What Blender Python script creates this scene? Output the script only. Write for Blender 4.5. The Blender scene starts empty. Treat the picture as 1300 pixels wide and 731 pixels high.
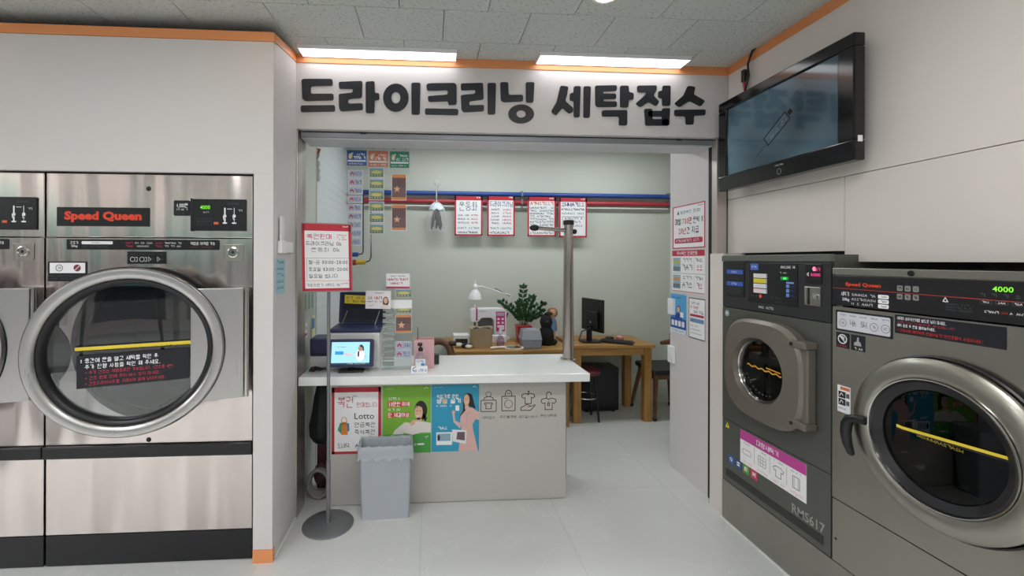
import bpy, bmesh, math, random
from mathutils import Vector, Matrix
random.seed(7)
sc = bpy.context.scene
COL = sc.collection
# ------------------------------------------------------------------ camera, light, exposure
FPX, YAW, ROLL, CAMH = 550.0, math.atan(550.0 / 8650.0), 0.0025, 1.5
PPX, PPY = 582.0, 330.1            # principal point of the (off-centre cropped) wide-angle photograph
cam = bpy.data.cameras.new('camera'); camo = bpy.data.objects.new('camera', cam); COL.objects.link(camo)
cam.sensor_width = 36.0; cam.lens = 36.0 * FPX / 1300.0
cam.shift_x = (650.0 - PPX) / 1300.0; cam.shift_y = -(365.5 - PPY) / 1300.0
cam.clip_start = 0.02
camo.location = (0, 0, CAMH)
camo.rotation_euler = (Matrix.Rotation(-YAW, 3, 'Z') @ Matrix.Rotation(math.pi / 2, 3, 'X') @ Matrix.Rotation(ROLL, 3, 'Z')).to_euler()
sc.camera = camo
world = bpy.data.worlds.new('world'); sc.world = world; world.use_nodes = True
bg = world.node_tree.nodes['Background']; bg.inputs[0].default_value = (0.95, 0.96, 1.0, 1); bg.inputs[1].default_value = 3.0
sc.view_settings.view_transform = 'Standard'; sc.view_settings.look = 'None'
sc.view_settings.gamma = 1.0; sc.view_settings.use_curve_mapping = False
sc.view_settings.exposure = 0.56
PANEL_W, OFFICE_W, DOWN_W = 14.0, 8.5, 9.0
try:
    sc.cycles.use_denoising = True; sc.cycles.max_bounces = 8; sc.cycles.caustics_reflective = False; sc.cycles.caustics_refractive = False
    sc.cycles.sample_clamp_indirect = 4.0
except Exception: pass

# ------------------------------------------------------------------ helpers
def ray(px, py):
    a, b = px - PPX, -(py - PPY); c, s = math.cos(ROLL), math.sin(ROLL)
    u, v = (a * c - b * s) / FPX, (b * c + a * s) / FPX
    return Vector((math.sin(YAW) + u * math.cos(YAW), math.cos(YAW) - u * math.sin(YAW), v))
def at(px, py, X=None, Y=None, Z=None):
    r = ray(px, py); t = X / r.x if X is not None else Y / r.y if Y is not None else (Z - CAMH) / r.z
    return Vector((0, 0, CAMH)) + r * t
def lin(h):
    h = h.lstrip('#'); c = [int(h[i:i + 2], 16) / 255 for i in (0, 2, 4)]
    return tuple(x / 12.92 if x <= .04045 else ((x + .055) / 1.055) ** 2.4 for x in c) + (1,)
MATS = {}
def C(h, rough=.5, metal=0.0, emit=0.0, spec=None, alpha=None, var=0.0, name=None):
    key = (h, rough, metal, emit, spec, alpha, var)
    if key in MATS: return MATS[key]
    m = bpy.data.materials.new(name or 'finish_' + h.strip('#')); m.use_nodes = True
    nt = m.node_tree; p = nt.nodes['Principled BSDF']
    p.inputs['Base Color'].default_value = lin(h); p.inputs['Roughness'].default_value = rough; p.inputs['Metallic'].default_value = metal
    if spec is not None: p.inputs['Specular IOR Level'].default_value = spec
    if alpha is not None: p.inputs['Alpha'].default_value = alpha
    if emit: p.inputs['Emission Color'].default_value = lin(h); p.inputs['Emission Strength'].default_value = emit
    if var:
        n = nt.nodes.new('ShaderNodeTexNoise'); n.inputs['Scale'].default_value = 6; n.inputs['Detail'].default_value = 5
        tc = nt.nodes.new('ShaderNodeTexCoord'); nt.links.new(tc.outputs['Object'], n.inputs['Vector'])
        mx = nt.nodes.new('ShaderNodeMix'); mx.data_type = 'RGBA'
        a = lin(h); mx.inputs['A'].default_value = tuple(x * (1 - var) for x in a[:3]) + (1,); mx.inputs['B'].default_value = tuple(min(1, x * (1 + var)) for x in a[:3]) + (1,)
        nt.links.new(n.outputs['Fac'], mx.inputs['Factor']); nt.links.new(mx.outputs['Result'], p.inputs['Base Color'])
    MATS[key] = m; return m
def nodes_mat(name):
    m = bpy.data.materials.new(name); m.use_nodes = True
    return m, m.node_tree, m.node_tree.nodes['Principled BSDF']
def N(nt, t, **kw):
    n = nt.nodes.new(t)
    for k, v in kw.items():
        if k in n.inputs: n.inputs[k].default_value = v
        else: setattr(n, k, v)
    return n
def steel(name, h, rough, scale=(60, 60, 1.2), bump=.04, wob=.25):
    m, nt, p = nodes_mat(name)
    p.inputs['Base Color'].default_value = lin(h); p.inputs['Metallic'].default_value = 1.0
    tc = N(nt, 'ShaderNodeTexCoord'); mp = N(nt, 'ShaderNodeMapping'); mp.inputs['Scale'].default_value = scale
    no = N(nt, 'ShaderNodeTexNoise', Scale=3.0, Detail=4.0)
    nt.links.new(tc.outputs['Object'], mp.inputs['Vector']); nt.links.new(mp.outputs['Vector'], no.inputs['Vector'])
    mr = N(nt, 'ShaderNodeMapRange'); mr.inputs['To Min'].default_value = rough * .75; mr.inputs['To Max'].default_value = rough * 1.3
    nt.links.new(no.outputs['Fac'], mr.inputs['Value']); nt.links.new(mr.outputs['Result'], p.inputs['Roughness'])
    big = N(nt, 'ShaderNodeTexNoise', Scale=2.0, Detail=0.0); mp2 = N(nt, 'ShaderNodeMapping'); mp2.inputs['Scale'].default_value = (4.5, 4.5, .4)
    nt.links.new(tc.outputs['Object'], mp2.inputs['Vector']); nt.links.new(mp2.outputs['Vector'], big.inputs['Vector'])
    b1 = N(nt, 'ShaderNodeBump', Strength=bump, Distance=.001); b2 = N(nt, 'ShaderNodeBump', Strength=wob, Distance=.05)
    nt.links.new(no.outputs['Fac'], b1.inputs['Height']); nt.links.new(big.outputs['Fac'], b2.inputs['Height'])
    if bump: nt.links.new(b1.outputs['Normal'], b2.inputs['Normal'])
    nt.links.new(b2.outputs['Normal'], p.inputs['Normal'])
    return m
def glass(name, tint='#ffffff', refl=1.0, rough=.0):
    m = bpy.data.materials.new(name); m.use_nodes = True; nt = m.node_tree; nt.nodes.clear()
    o = N(nt, 'ShaderNodeOutputMaterial'); mx = N(nt, 'ShaderNodeMixShader'); t = N(nt, 'ShaderNodeBsdfTransparent'); g = N(nt, 'ShaderNodeBsdfGlossy')
    t.inputs['Color'].default_value = lin(tint); g.inputs['Roughness'].default_value = rough
    f = N(nt, 'ShaderNodeFresnel', IOR=1.5); ge = N(nt, 'ShaderNodeNewGeometry'); mi = N(nt, 'ShaderNodeMapRange'); mi.inputs['To Min'].default_value = 1.5; mi.inputs['To Max'].default_value = 1 / 1.5
    nt.links.new(ge.outputs['Backfacing'], mi.inputs['Value']); nt.links.new(mi.outputs['Result'], f.inputs['IOR']); mu = N(nt, 'ShaderNodeMath', operation='MULTIPLY'); mu.inputs[1].default_value = refl
    nt.links.new(f.outputs[0], mu.inputs[0]); nt.links.new(mu.outputs[0], mx.inputs[0])
    nt.links.new(t.outputs[0], mx.inputs[1]); nt.links.new(g.outputs[0], mx.inputs[2]); nt.links.new(mx.outputs[0], o.inputs[0])
    return m
def wood(name, h1, h2, axis=0, rough=.45):
    m, nt, p = nodes_mat(name); p.inputs['Roughness'].default_value = rough
    tc = N(nt, 'ShaderNodeTexCoord'); mp = N(nt, 'ShaderNodeMapping'); s = [14, 14, 14]; s[axis] = 1.3; mp.inputs['Scale'].default_value = s
    no = N(nt, 'ShaderNodeTexNoise', Scale=2.0, Detail=6.0); no.inputs['Distortion'].default_value = .6
    cr = N(nt, 'ShaderNodeValToRGB'); cr.color_ramp.elements[0].position = .3; cr.color_ramp.elements[0].color = lin(h2); cr.color_ramp.elements[1].position = .7; cr.color_ramp.elements[1].color = lin(h1)
    nt.links.new(tc.outputs['Object'], mp.inputs['Vector']); nt.links.new(mp.outputs['Vector'], no.inputs['Vector']); nt.links.new(no.outputs['Fac'], cr.inputs['Fac']); nt.links.new(cr.outputs['Color'], p.inputs['Base Color'])
    return m

class Fr:
    """a local frame: a along u, b along v, c along the normal; sa, sb scale a and b"""
    def __init__(s, o, u=(1, 0, 0), v=(0, 1, 0), sa=1.0, sb=1.0):
        s.o, s.u, s.v = Vector(o), Vector(u).normalized(), Vector(v).normalized(); s.n = s.u.cross(s.v); s.sa, s.sb = sa, sb
    def p(s, a, b, c=0.0): return s.o + s.u * (a * s.sa) + s.v * (b * s.sb) + s.n * c
    def hit(s, px, py, c=0.0):
        r = ray(px, py); o = s.o + s.n * c; e = Vector((0, 0, CAMH)); t = (o - e).dot(s.n) / r.dot(s.n); q = e + r * t - o
        return (q.dot(s.u) / s.sa, q.dot(s.v) / s.sb)
    def rect(s, x0, y0, x1, y1, c=0.0):
        a, b = s.hit(x0, y1, c), s.hit(x1, y0, c); return (a[0], a[1], b[0], b[1])
WORLD = Fr((0, 0, 0))
ORIG = {}
_txt = {}
def text_mesh(s, bold):
    k = (s, bold)
    if k not in _txt:
        cu = bpy.data.curves.new('lettering', 'FONT'); cu.body = s; cu.resolution_u = 2; cu.offset = bold
        ob = bpy.data.objects.new('lettering', cu)
        me = bpy.data.meshes.new_from_object(ob)
        v = [(q.co.x, q.co.y) for q in me.vertices]; f = [tuple(q.vertices) for q in me.polygons]
        bpy.data.objects.remove(ob); bpy.data.curves.remove(cu); bpy.data.meshes.remove(me)
        _txt[k] = (v, f)
    return _txt[k]
# stroke alphabet for the Korean print: each syllable is composed from its jamo strokes
def _circ(cx, cy, r, n=10): return [(cx + r * math.cos(2 * math.pi * i / n), cy + r * math.sin(2 * math.pi * i / n)) for i in range(n + 1)]
_G = [(0, 1), (1, 1), (.9, 0)]; _D = [(1, 1), (0, 1), (0, 0), (1, 0)]
JC = {'g': [_G], 'n': [[(0, 1), (0, 0), (1, 0)]], 'd': [_D], 'r': [[(0, 1), (1, 1), (1, .5), (0, .5), (0, 0), (1, 0)]], 'm': [[(0, 1), (1, 1), (1, 0), (0, 0), (0, 1)]],
 'b': [[(0, 1), (0, 0), (1, 0), (1, 1)], [(0, .5), (1, .5)]], 's': [[(.5, 1), (.4, .5), (0, 0)], [(.45, .65), (1, 0)]], 'o': [_circ(.5, .5, .5)], 'j': [[(0, 1), (1, 1)], [(.5, 1), (.4, .5), (0, 0)], [(.45, .6), (1, 0)]],
 'c': [[(.35, 1.05), (.65, 1.05)], [(0, .8), (1, .8)], [(.5, .8), (.4, .4), (0, 0)], [(.45, .5), (1, 0)]], 'k': [_G, [(0, .5), (.95, .5)]], 't': [_D, [(0, .5), (1, .5)]], 'p': [[(0, 1), (1, 1)], [(0, 0), (1, 0)], [(.3, 1), (.3, 0)], [(.7, 1), (.7, 0)]], 'h': [[(.3, 1.05), (.7, 1.05)], [(0, .8), (1, .8)], _circ(.5, .28, .28)]}
INI = 'g gg n d dd r m b bb s ss o j jj c k t p h'.split(); VOW = 'a ae ya yae eo e yeo ye o wa wae oe yo u wo we wi yu eu ui i'.split()
FIN = ['', 'g', 'gg', 'gs', 'n', 'nj', 'nh', 'd', 'r', 'rg', 'rm', 'rb', 'rs', 'rt', 'rp', 'rh', 'm', 'b', 'bs', 's', 'ss', 'o', 'j', 'c', 'k', 't', 'p', 'h']
VV = {'a': [[(.3, 0), (.3, 1)], [(.3, .5), (1, .5)]], 'ya': [[(.3, 0), (.3, 1)], [(.3, .65), (1, .65)], [(.3, .35), (1, .35)]], 'eo': [[(.7, 0), (.7, 1)], [(0, .5), (.7, .5)]], 'yeo': [[(.7, 0), (.7, 1)], [(0, .65), (.7, .65)], [(0, .35), (.7, .35)]], 'i': [[(.6, 0), (.6, 1)]],
 'ae': [[(.2, 0), (.2, 1)], [(.85, 0), (.85, 1)], [(.2, .5), (.85, .5)]], 'yae': [[(.2, 0), (.2, 1)], [(.85, 0), (.85, 1)], [(.2, .65), (.85, .65)], [(.2, .35), (.85, .35)]], 'e': [[(.45, 0), (.45, 1)], [(.95, 0), (.95, 1)], [(0, .5), (.45, .5)]], 'ye': [[(.45, 0), (.45, 1)], [(.95, 0), (.95, 1)], [(0, .65), (.45, .65)], [(0, .35), (.45, .35)]]}
VH = {'o': [[(0, .1), (1, .1)], [(.5, .1), (.5, 1)]], 'yo': [[(0, .1), (1, .1)], [(.35, .1), (.35, 1)], [(.65, .1), (.65, 1)]], 'u': [[(0, .9), (1, .9)], [(.5, .9), (.5, 0)]], 'yu': [[(0, .9), (1, .9)], [(.35, .9), (.35, 0)], [(.65, .9), (.65, 0)]], 'eu': [[(0, .5), (1, .5)]]}
VC = {'wa': ('o', 'a'), 'wae': ('o', 'ae'), 'oe': ('o', 'i'), 'wo': ('u', 'eo'), 'we': ('u', 'e'), 'wi': ('u', 'i'), 'ui': ('eu', 'i')}
def _fit(st, x0, y0, x1, y1): return [[(x0 + (x1 - x0) * x, y0 + (y1 - y0) * y) for x, y in q] for q in st]
def _cons(k, x0, y0, x1, y1):
    if k in JC: return _fit(JC[k], x0, y0, x1, y1)
    w = (x1 - x0) * .44; return _fit(JC[k[0]], x0, y0, x0 + w, y1) + _fit(JC[k[1]], x1 - w, y0, x1, y1)
def syllable(ch):
    k = ord(ch) - 0xAC00; i, v, f = INI[k // 588], VOW[k % 588 // 28], FIN[k % 28]; lo = .42 if f else 0.0; out = []
    if v in VV: out += _cons(i, .05, lo + (.12 if not f else .04), .55, .95) + _fit(VV[v], .62, lo - (.0 if f else 0), .98, 1)
    elif v in VH: m = lo + (1 - lo) * .45; out += _cons(i, .16, m + .06, .84, .96) + _fit(VH[v], .0, lo + .04, 1.0, m - .02)
    else: h, q = VC[v]; m = lo + (1 - lo) * .42; out += _cons(i, .06, m + .04, .54, .96) + _fit(VH[h], .0, lo + .04, .62, m - .03) + _fit(VV[q], .66, lo, 1.0, 1)
    if f: out += _cons(f, .16, .0, .88, .34)
    return out
class B:
    def __init__(s, fr=WORLD): s.fr = fr; s.v = []; s.f = []; s.mi = []; s.mats = []
    def m(s, mat):
        if mat not in s.mats: s.mats.append(mat)
        return s.mats.index(mat)
    def add(s, pts, faces, mat):
        k = len(s.v); i = s.m(mat); s.v += [s.fr.p(*q) if len(q) == 3 else s.fr.p(q[0], q[1], 0) for q in pts]
        for f in faces: s.f.append([k + j for j in f]); s.mi.append(i)
        return s
    def box(s, a0, a1, b0, b1, c0, c1, mat):
        P = [(a, b, c) for c in (c0, c1) for b in (b0, b1) for a in (a0, a1)]
        return s.add(P, [(0, 2, 3, 1), (4, 5, 7, 6), (0, 1, 5, 4), (2, 6, 7, 3), (0, 4, 6, 2), (1, 3, 7, 5)], mat)
    def frust(s, r0, r1, c0, c1, mat):
        P = [(a, b, c) for (a0, a1, b0, b1), c in ((r0, c0), (r1, c1)) for b in (b0, b1) for a in (a0, a1)]
        return s.add(P, [(0, 2, 3, 1), (4, 5, 7, 6), (0, 1, 5, 4), (2, 6, 7, 3), (0, 4, 6, 2), (1, 3, 7, 5)], mat)
    def rect(s, a0, b0, a1, b1, c, mat): return s.add([(a0, b0, c), (a1, b0, c), (a1, b1, c), (a0, b1, c)], [(0, 1, 2, 3)], mat)
    def poly(s, pts, c, mat): return s.add([(p[0], p[1], c) for p in pts], [tuple(range(len(pts)))], mat)
    def prism(s, pts, c0, c1, mat):
        n = len(pts); P = [(p[0], p[1], c0) for p in pts] + [(p[0], p[1], c1) for p in pts]
        return s.add(P, [tuple(range(n - 1, -1, -1)), tuple(range(n, 2 * n))] + [(i, (i + 1) % n, n + (i + 1) % n, n + i) for i in range(n)], mat)
    def ell(s, ca, cb, ra, rb, c, mat, n=20): return s.poly([(ca + ra * math.cos(2 * math.pi * i / n), cb + rb * math.sin(2 * math.pi * i / n)) for i in range(n)], c, mat)
    def ring(s, ca, cb, ra, rb, t, c, mat, n=24, c1=None):
        o = [(ca + ra * math.cos(2 * math.pi * i / n), cb + rb * math.sin(2 * math.pi * i / n), c) for i in range(n)]
        ta, tb = (t if isinstance(t, tuple) else (t, t))
        q = [(ca + (ra - ta) * math.cos(2 * math.pi * i / n), cb + (rb - tb) * math.sin(2 * math.pi * i / n), c) for i in range(n)]
        return s.add(o + q, [(i, (i + 1) % n, n + (i + 1) % n, n + i) for i in range(n)], mat)
    def stroke(s, pts, w, c, mat, closed=False):
        sa, sb = s.fr.sa, s.fr.sb; q = [Vector((p[0] * sa, p[1] * sb)) for p in pts]; n = len(q)
        L, R = [], []
        for i in range(n):
            a = q[i - 1] if (i or closed) else q[i]; b = q[(i + 1) % n] if (i < n - 1 or closed) else q[i]
            d1 = (q[i] - a); d2 = (b - q[i]); d1 = d1.normalized() if d1.length > 1e-9 else d2.normalized(); d2 = d2.normalized() if d2.length > 1e-9 else d1
            t = d1 + d2; t = t.normalized() if t.length > 1e-6 else d1; nn = Vector((-t.y, t.x)); k = min(1.6, 1 / max(.4, t.dot(d1)))
            L.append(q[i] + nn * w / 2 * k); R.append(q[i] - nn * w / 2 * k)
        P = [(x.x / sa, x.y / sb, c) for x in L] + [(x.x / sa, x.y / sb, c) for x in R]
        return s.add(P, [(n + i, n + (i + 1) % n, (i + 1) % n, i) for i in range(n if closed else n - 1)], mat)
    def text(s, t, a0, b0, a1, b1, c, mat, bold=.0, fn=None):
        """print t to fill the box a0..a1, b0..b1; fn may remap (x, y)"""
        if any('\uac00' <= ch <= '\ud7a3' for ch in t):
            ADV = lambda ch: 1.0 if ch >= '\uac00' else .42 if ch == ' ' else .35 if ch in "!.,:()'" else .62
            tot = sum(ADV(ch) for ch in t) - .1; kx = (a1 - a0) / tot; x = a0; h = b1 - b0
            wst = (.085 + bold * 2.0) * min(h * s.fr.sb, kx * s.fr.sa)
            for ch in t:
                w = ADV(ch) * kx
                if ch >= '\uac00':
                    for st in syllable(ch): s.stroke([(x + p[0] * w * .88, b0 + p[1] * h) for p in st], wst, c, mat)
                elif ch != ' ': y0, y1 = {'-': (.42, .52), '~': (.42, .56), '.': (0, .12), ',': (-.1, .14), ':': (.1, .7), '*': (.25, .75)}.get(ch, (0, .95)); s.latin(ch, x + w * (.28 if ch in '1I!' else .06), b0 + h * y0, x + w * (.62 if ch in '1I!' else .84), b0 + h * y1, c, mat, bold * .6)
                x += w
            return s
        return s.latin(t, a0, b0, a1, b1, c, mat, bold)
    def latin(s, t, a0, b0, a1, b1, c, mat, bold=.0):
        v, f = text_mesh(t, bold)
        if not v: return s
        x0, x1 = min(p[0] for p in v), max(p[0] for p in v); y0, y1 = min(p[1] for p in v), max(p[1] for p in v)
        kx, ky = (a1 - a0) / max(x1 - x0, 1e-6), (b1 - b0) / max(y1 - y0, 1e-6)
        return s.add([(a0 + (p[0] - x0) * kx, b0 + (p[1] - y0) * ky, c) for p in v], f, mat)
    def scrib(s, a0, b0, a1, b1, c, mat, n=6, w=.0016):
        """illegible hand-written / fine print syllables, as small strokes"""
        st = (a1 - a0) / n
        for i in range(n):
            if n > 4 and random.random() < .14: continue
            x, y0, y1 = a0 + i * st, b0, b1
            k = random.randrange(4); e = x + st * .78; ym = (y0 + y1) / 2
            if k == 0: s.stroke([(x, y1), (e * .6 + x * .4, y1), (e * .6 + x * .4, ym)], w, c, mat); s.stroke([(e, y1), (e, y0)], w, c, mat)
            elif k == 1: s.ring((x + e) / 2, y1 - (y1 - y0) * .25, (e - x) * .4, (y1 - y0) * .25, ((e - x) * .16, (y1 - y0) * .1), c, mat, 8); s.stroke([(x, y0 + (y1 - y0) * .15), (e, y0 + (y1 - y0) * .15)], w, c, mat)
            elif k == 2: s.stroke([(x, y1), (x, y0 + (y1 - y0) * .3), (e * .6 + x * .4, y0 + (y1 - y0) * .3)], w, c, mat); s.stroke([(e, y1), (e, y0)], w, c, mat); s.stroke([(e * .6 + x * .4, ym), (e, ym)], w, c, mat)
            else: s.stroke([(x, y0), ((x + e) / 2, y1), (e, y0)], w, c, mat); s.stroke([(x, ym), (e, ym)], w, c, mat)
        return s
    def lathe(s, center, prof, mat, n=32, close=False, axis='c'):
        ca, cb, cc = center; P = []; k = len(prof)
        for i in range(n):
            t = 2 * math.pi * i / n; x, y = math.cos(t), math.sin(t)
            for r, h in prof: P.append((ca + r * x, cb + r * y, cc + h) if axis == 'c' else (ca + r * x, cb + h, cc - r * y))
        F = []
        for i in range(n):
            j = (i + 1) % n
            for q in range(k if close else k - 1):
                q2 = (q + 1) % k; F.append((i * k + q, j * k + q, j * k + q2, i * k + q2))
        if not close:
            if prof[0][0] > 1e-5: F.append(tuple(i * k for i in range(n))[::-1])
            if prof[-1][0] > 1e-5: F.append(tuple(i * k + k - 1 for i in range(n)))
        return s.add(P, F, mat)
    def shell(s, center, prof, mat, n=32, axis='c'):
        ca, cb, cc = center; P = []; k = len(prof)
        for i in range(n):
            t = 2 * math.pi * i / n; x, y = math.cos(t), math.sin(t)
            for r, h in prof: P.append((ca + r * x, cb + r * y, cc + h) if axis == 'c' else (ca + r * x, cb + h, cc - r * y))
        return s.add(P, [(i * k + q, ((i + 1) % n) * k + q, ((i + 1) % n) * k + q + 1, i * k + q + 1) for i in range(n) for q in range(k - 1)], mat)
    def tube(s, path, r, mat, n=8, caps=True):
        path = [Vector(p) for p in path]; P = []; k = len(path); up = Vector((0, 0, 1)); rr = r if isinstance(r, (list, tuple)) else [r] * k
        for i, p in enumerate(path):
            t = (path[min(i + 1, k - 1)] - path[max(i - 1, 0)]).normalized(); x = t.cross(up)
            x = x.normalized() if x.length > 1e-3 else t.cross(Vector((0, 1, 0))).normalized()
            y = t.cross(x)
            for j in range(n): a = 2 * math.pi * j / n; P.append(tuple(p + x * rr[i] * math.cos(a) + y * rr[i] * math.sin(a)))
        F = [(i * n + j, i * n + (j + 1) % n, (i + 1) * n + (j + 1) % n, (i + 1) * n + j) for i in range(k - 1) for j in range(n)]
        if caps: F += [tuple(range(n))[::-1], tuple((k - 1) * n + j for j in range(n))]
        return s.add(P, F, mat)
    def ball(s, c, r, mat, n=14, k=9):
        r = (r, r, r) if not isinstance(r, tuple) else r; P = []
        for i in range(k + 1):
            ph = math.pi * i / k
            for j in range(n): t = 2 * math.pi * j / n; P.append((c[0] + r[0] * math.sin(ph) * math.cos(t), c[1] + r[1] * math.sin(ph) * math.sin(t), c[2] - r[2] * math.cos(ph)))
        return s.add(P, [(i * n + j, i * n + (j + 1) % n, (i + 1) * n + (j + 1) % n, (i + 1) * n + j) for i in range(k) for j in range(n)], mat)
    def plate_hole(s, a0, a1, b0, b1, ca, cb, R, c, mat, n=64, t=.012):
        O, I = [], []
        for i in range(n):
            th = 2 * math.pi * (i + .5) / n; x, y = math.cos(th), math.sin(th)
            k = min((a1 - ca) / x if x > 1e-9 else 1e9, (a0 - ca) / x if x < -1e-9 else 1e9, (b1 - cb) / y if y > 1e-9 else 1e9, (b0 - cb) / y if y < -1e-9 else 1e9)
            O.append((ca + x * k, cb + y * k)); I.append((ca + x * R, cb + y * R))
        for cx, cy in ((a0, b0), (a1, b0), (a0, b1), (a1, b1)):
            j = min(range(n), key=lambda i: (O[i][0] - cx) ** 2 + (O[i][1] - cy) ** 2); O[j] = (cx, cy)
        P = [(x, y, c) for x, y in O] + [(x, y, c) for x, y in I] + [(x, y, c - t) for x, y in O] + [(x, y, c - t) for x, y in I]
        F = []
        for i in range(n):
            j = (i + 1) % n; F += [(i, j, n + j, n + i), (2 * n + j, 2 * n + i, 3 * n + i, 3 * n + j), (j, i, 2 * n + i, 2 * n + j), (n + i, n + j, 3 * n + j, 3 * n + i)]
        return s.add(P, F, mat)
    def build(s, name, parent=None, smooth=None, bevel=0, origin=None, seg=2):
        me = bpy.data.meshes.new(name)
        if origin is None:
            if parent is not None: origin = ORIG[parent.name]
            else:
                xs = [p.x for p in s.v]; ys = [p.y for p in s.v]; zs = [p.z for p in s.v]; origin = Vector(((min(xs) + max(xs)) / 2, (min(ys) + max(ys)) / 2, min(zs)))
        origin = Vector(origin)
        me.from_pydata([tuple(p - origin) for p in s.v], [], s.f); me.update()
        for q in s.mats: me.materials.append(q)
        me.polygons.foreach_set('material_index', s.mi)
        if smooth is not None:
            me.polygons.foreach_set('use_smooth', [True] * len(me.polygons)); me.set_sharp_from_angle(angle=math.radians(smooth))
        ob = bpy.data.objects.new(name, me); COL.objects.link(ob); ORIG[ob.name] = origin
        if parent is not None: ob.parent = parent; ob.location = origin - ORIG[parent.name]
        else: ob.location = origin
        if bevel:
            md = ob.modifiers.new('bevel', 'BEVEL'); md.width = bevel; md.segments = seg; md.limit_method = 'ANGLE'; md.angle_limit = math.radians(40)
        return ob
def thing(name, label, cat, loc, group=None):
    o = bpy.data.objects.new(name, None); COL.objects.link(o); o.location = loc; o.empty_display_size = .05; ORIG[o.name] = Vector(loc)
    o['label'] = label; o['category'] = cat
    if group: o['group'] = group
    return o
def tag(o, label, cat, group=None):
    o['label'] = label; o['category'] = cat
    if group: o['group'] = group
    return o
def struct(o, label=None, cat=None):
    o['kind'] = 'structure'
    if label: o['label'] = label
    if cat: o['category'] = cat
    return o
def stree(name, loc, label=None, cat=None):
    o = bpy.data.objects.new(name, None); COL.objects.link(o); o.location = loc; ORIG[o.name] = Vector(loc); o.empty_display_size = .05
    return struct(o, label, cat)
def copytree(o, parent=None, off=None):
    c = o.copy(); COL.objects.link(c)
    if parent is not None: c.parent = parent
    if off is not None: c.location = o.location + Vector(off)
    ORIG[c.name] = ORIG[o.name] + Vector(off or (0, 0, 0))
    for ch in list(o.children): copytree(ch, c)
    return c
def fillet(pts, r, k=4):
    out = []; n = len(pts)
    for i in range(n):
        p, a, b = Vector(pts[i]), Vector(pts[i - 1]), Vector(pts[(i + 1) % n]); d1, d2 = a - p, b - p
        t = min(r, d1.length * .45, d2.length * .45); q0, q1 = p + d1.normalized() * t, p + d2.normalized() * t
        for j in range(k + 1): u = j / k; q = q0 * (1 - u) ** 2 + p * 2 * u * (1 - u) + q1 * u * u; out.append((q.x, q.y))
    return out
def rrect(a0, b0, a1, b1, r, k=4): return fillet([(a0, b0), (a1, b0), (a1, b1), (a0, b1)], r, k)

# ------------------------------------------------------------------ materials
M_WALL = C('#d8d3d1', .55, var=.012, name='wall_laminate')
M_WALLR = C('#e0d9d2', .5, var=.012, name='wall_panel_beige')
M_ORANGE = C('#ea9a62', .45, name='orange_trim')
M_BACK = C('#cdd1c6', .75, var=.02, name='office_paint')
M_STEEL = steel('brushed_steel', '#dfd5d0', .20, scale=(160, 160, 2), bump=0.0, wob=.5)
M_STEEL_DOOR = steel('door_steel', '#c4c2c0', .30, bump=.02, wob=.05)
M_STEEL_GREY = steel('grey_steel', '#a9a79d', .33, wob=.12)
M_STEEL_PLINTH = steel('plinth_steel', '#a5a39c', .30, scale=(60, 1.2, 60), wob=.2)
M_STEEL_JAMB = steel('jamb_steel', '#cfc6c0', .36, wob=.3)
M_CHROME = C('#c9c6c2', .16, 1.0, name='chrome'); M_POLE = C('#b5aaa4', .22, 1.0, name='pole_steel')
M_BLACK = C('#17171a', .35, name='black_plastic'); M_DARK = C('#0c0c0e', .6, name='dark_void'); M_PANEL = C('#1d1c1f', .28, name='black_panel')
M_WHITE = C('#f2f2f2', .4, name='white_plastic'); M_PAPER = C('#f4f3f4', .6, name='paper')
M_RED = C('#c0283a', .5, name='red_print'); M_INK = C('#22242a', .6, name='ink'); M_INKG = C('#555a5c', .6, name='ink_grey'); M_INKR = C('#c23a52', .6, name='red_ink'); M_INKB = C('#2f4f9a', .6, name='blue_ink')
M_GLASS = glass('door_glass', '#e2e6e6', 3.0); M_CLEAR = glass('clear_plastic', '#fafcfc', .6, .1)
M_NAVY = C('#232a52', .4, name='navy_plastic'); M_DGREY = C('#5a5b57', .42, .0, name='graphite_paint')
M_WOOD = wood('desk_wood', '#b98d52', '#9a713c', 0); M_WOODV = wood('leg_wood', '#b88a4c', '#96692f', 2); M_WALNUT = wood('walnut', '#7a4a2c', '#57331f', 2)
M_SLAB = C('#eef0ee', .12, name='counter_slab', var=.01); M_BODY = C('#bfbdb7', .5, name='counter_front', var=.015)
def floor_mat():
    m, nt, p = nodes_mat('floor_tile'); p.inputs['Roughness'].default_value = .17; p.inputs['Specular IOR Level'].default_value = .45
    tc = N(nt, 'ShaderNodeTexCoord'); oi = N(nt, 'ShaderNodeObjectInfo'); ad = N(nt, 'ShaderNodeVectorMath', operation='ADD')
    nt.links.new(tc.outputs['Object'], ad.inputs[0]); nt.links.new(oi.outputs['Location'], ad.inputs[1])
    n1 = N(nt, 'ShaderNodeTexNoise', Scale=1.6, Detail=6.0); n1.inputs['Distortion'].default_value = 1.2
    nt.links.new(ad.outputs[0], n1.inputs['Vector'])
    cr = N(nt, 'ShaderNodeValToRGB'); e = cr.color_ramp.elements; e[0].position = .25; e[0].color = lin('#cfd0cc'); e[1].position = .75; e[1].color = lin('#d6d7d4')
    q = cr.color_ramp.elements.new(.5); q.color = lin('#d2d3cf'); q = cr.color_ramp.elements.new(.506); q.color = lin('#dadbd8'); q = cr.color_ramp.elements.new(.512); q.color = lin('#d2d3cf')
    nt.links.new(n1.outputs['Fac'], cr.inputs['Fac']); nt.links.new(cr.outputs['Color'], p.inputs['Base Color'])
    return m
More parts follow.
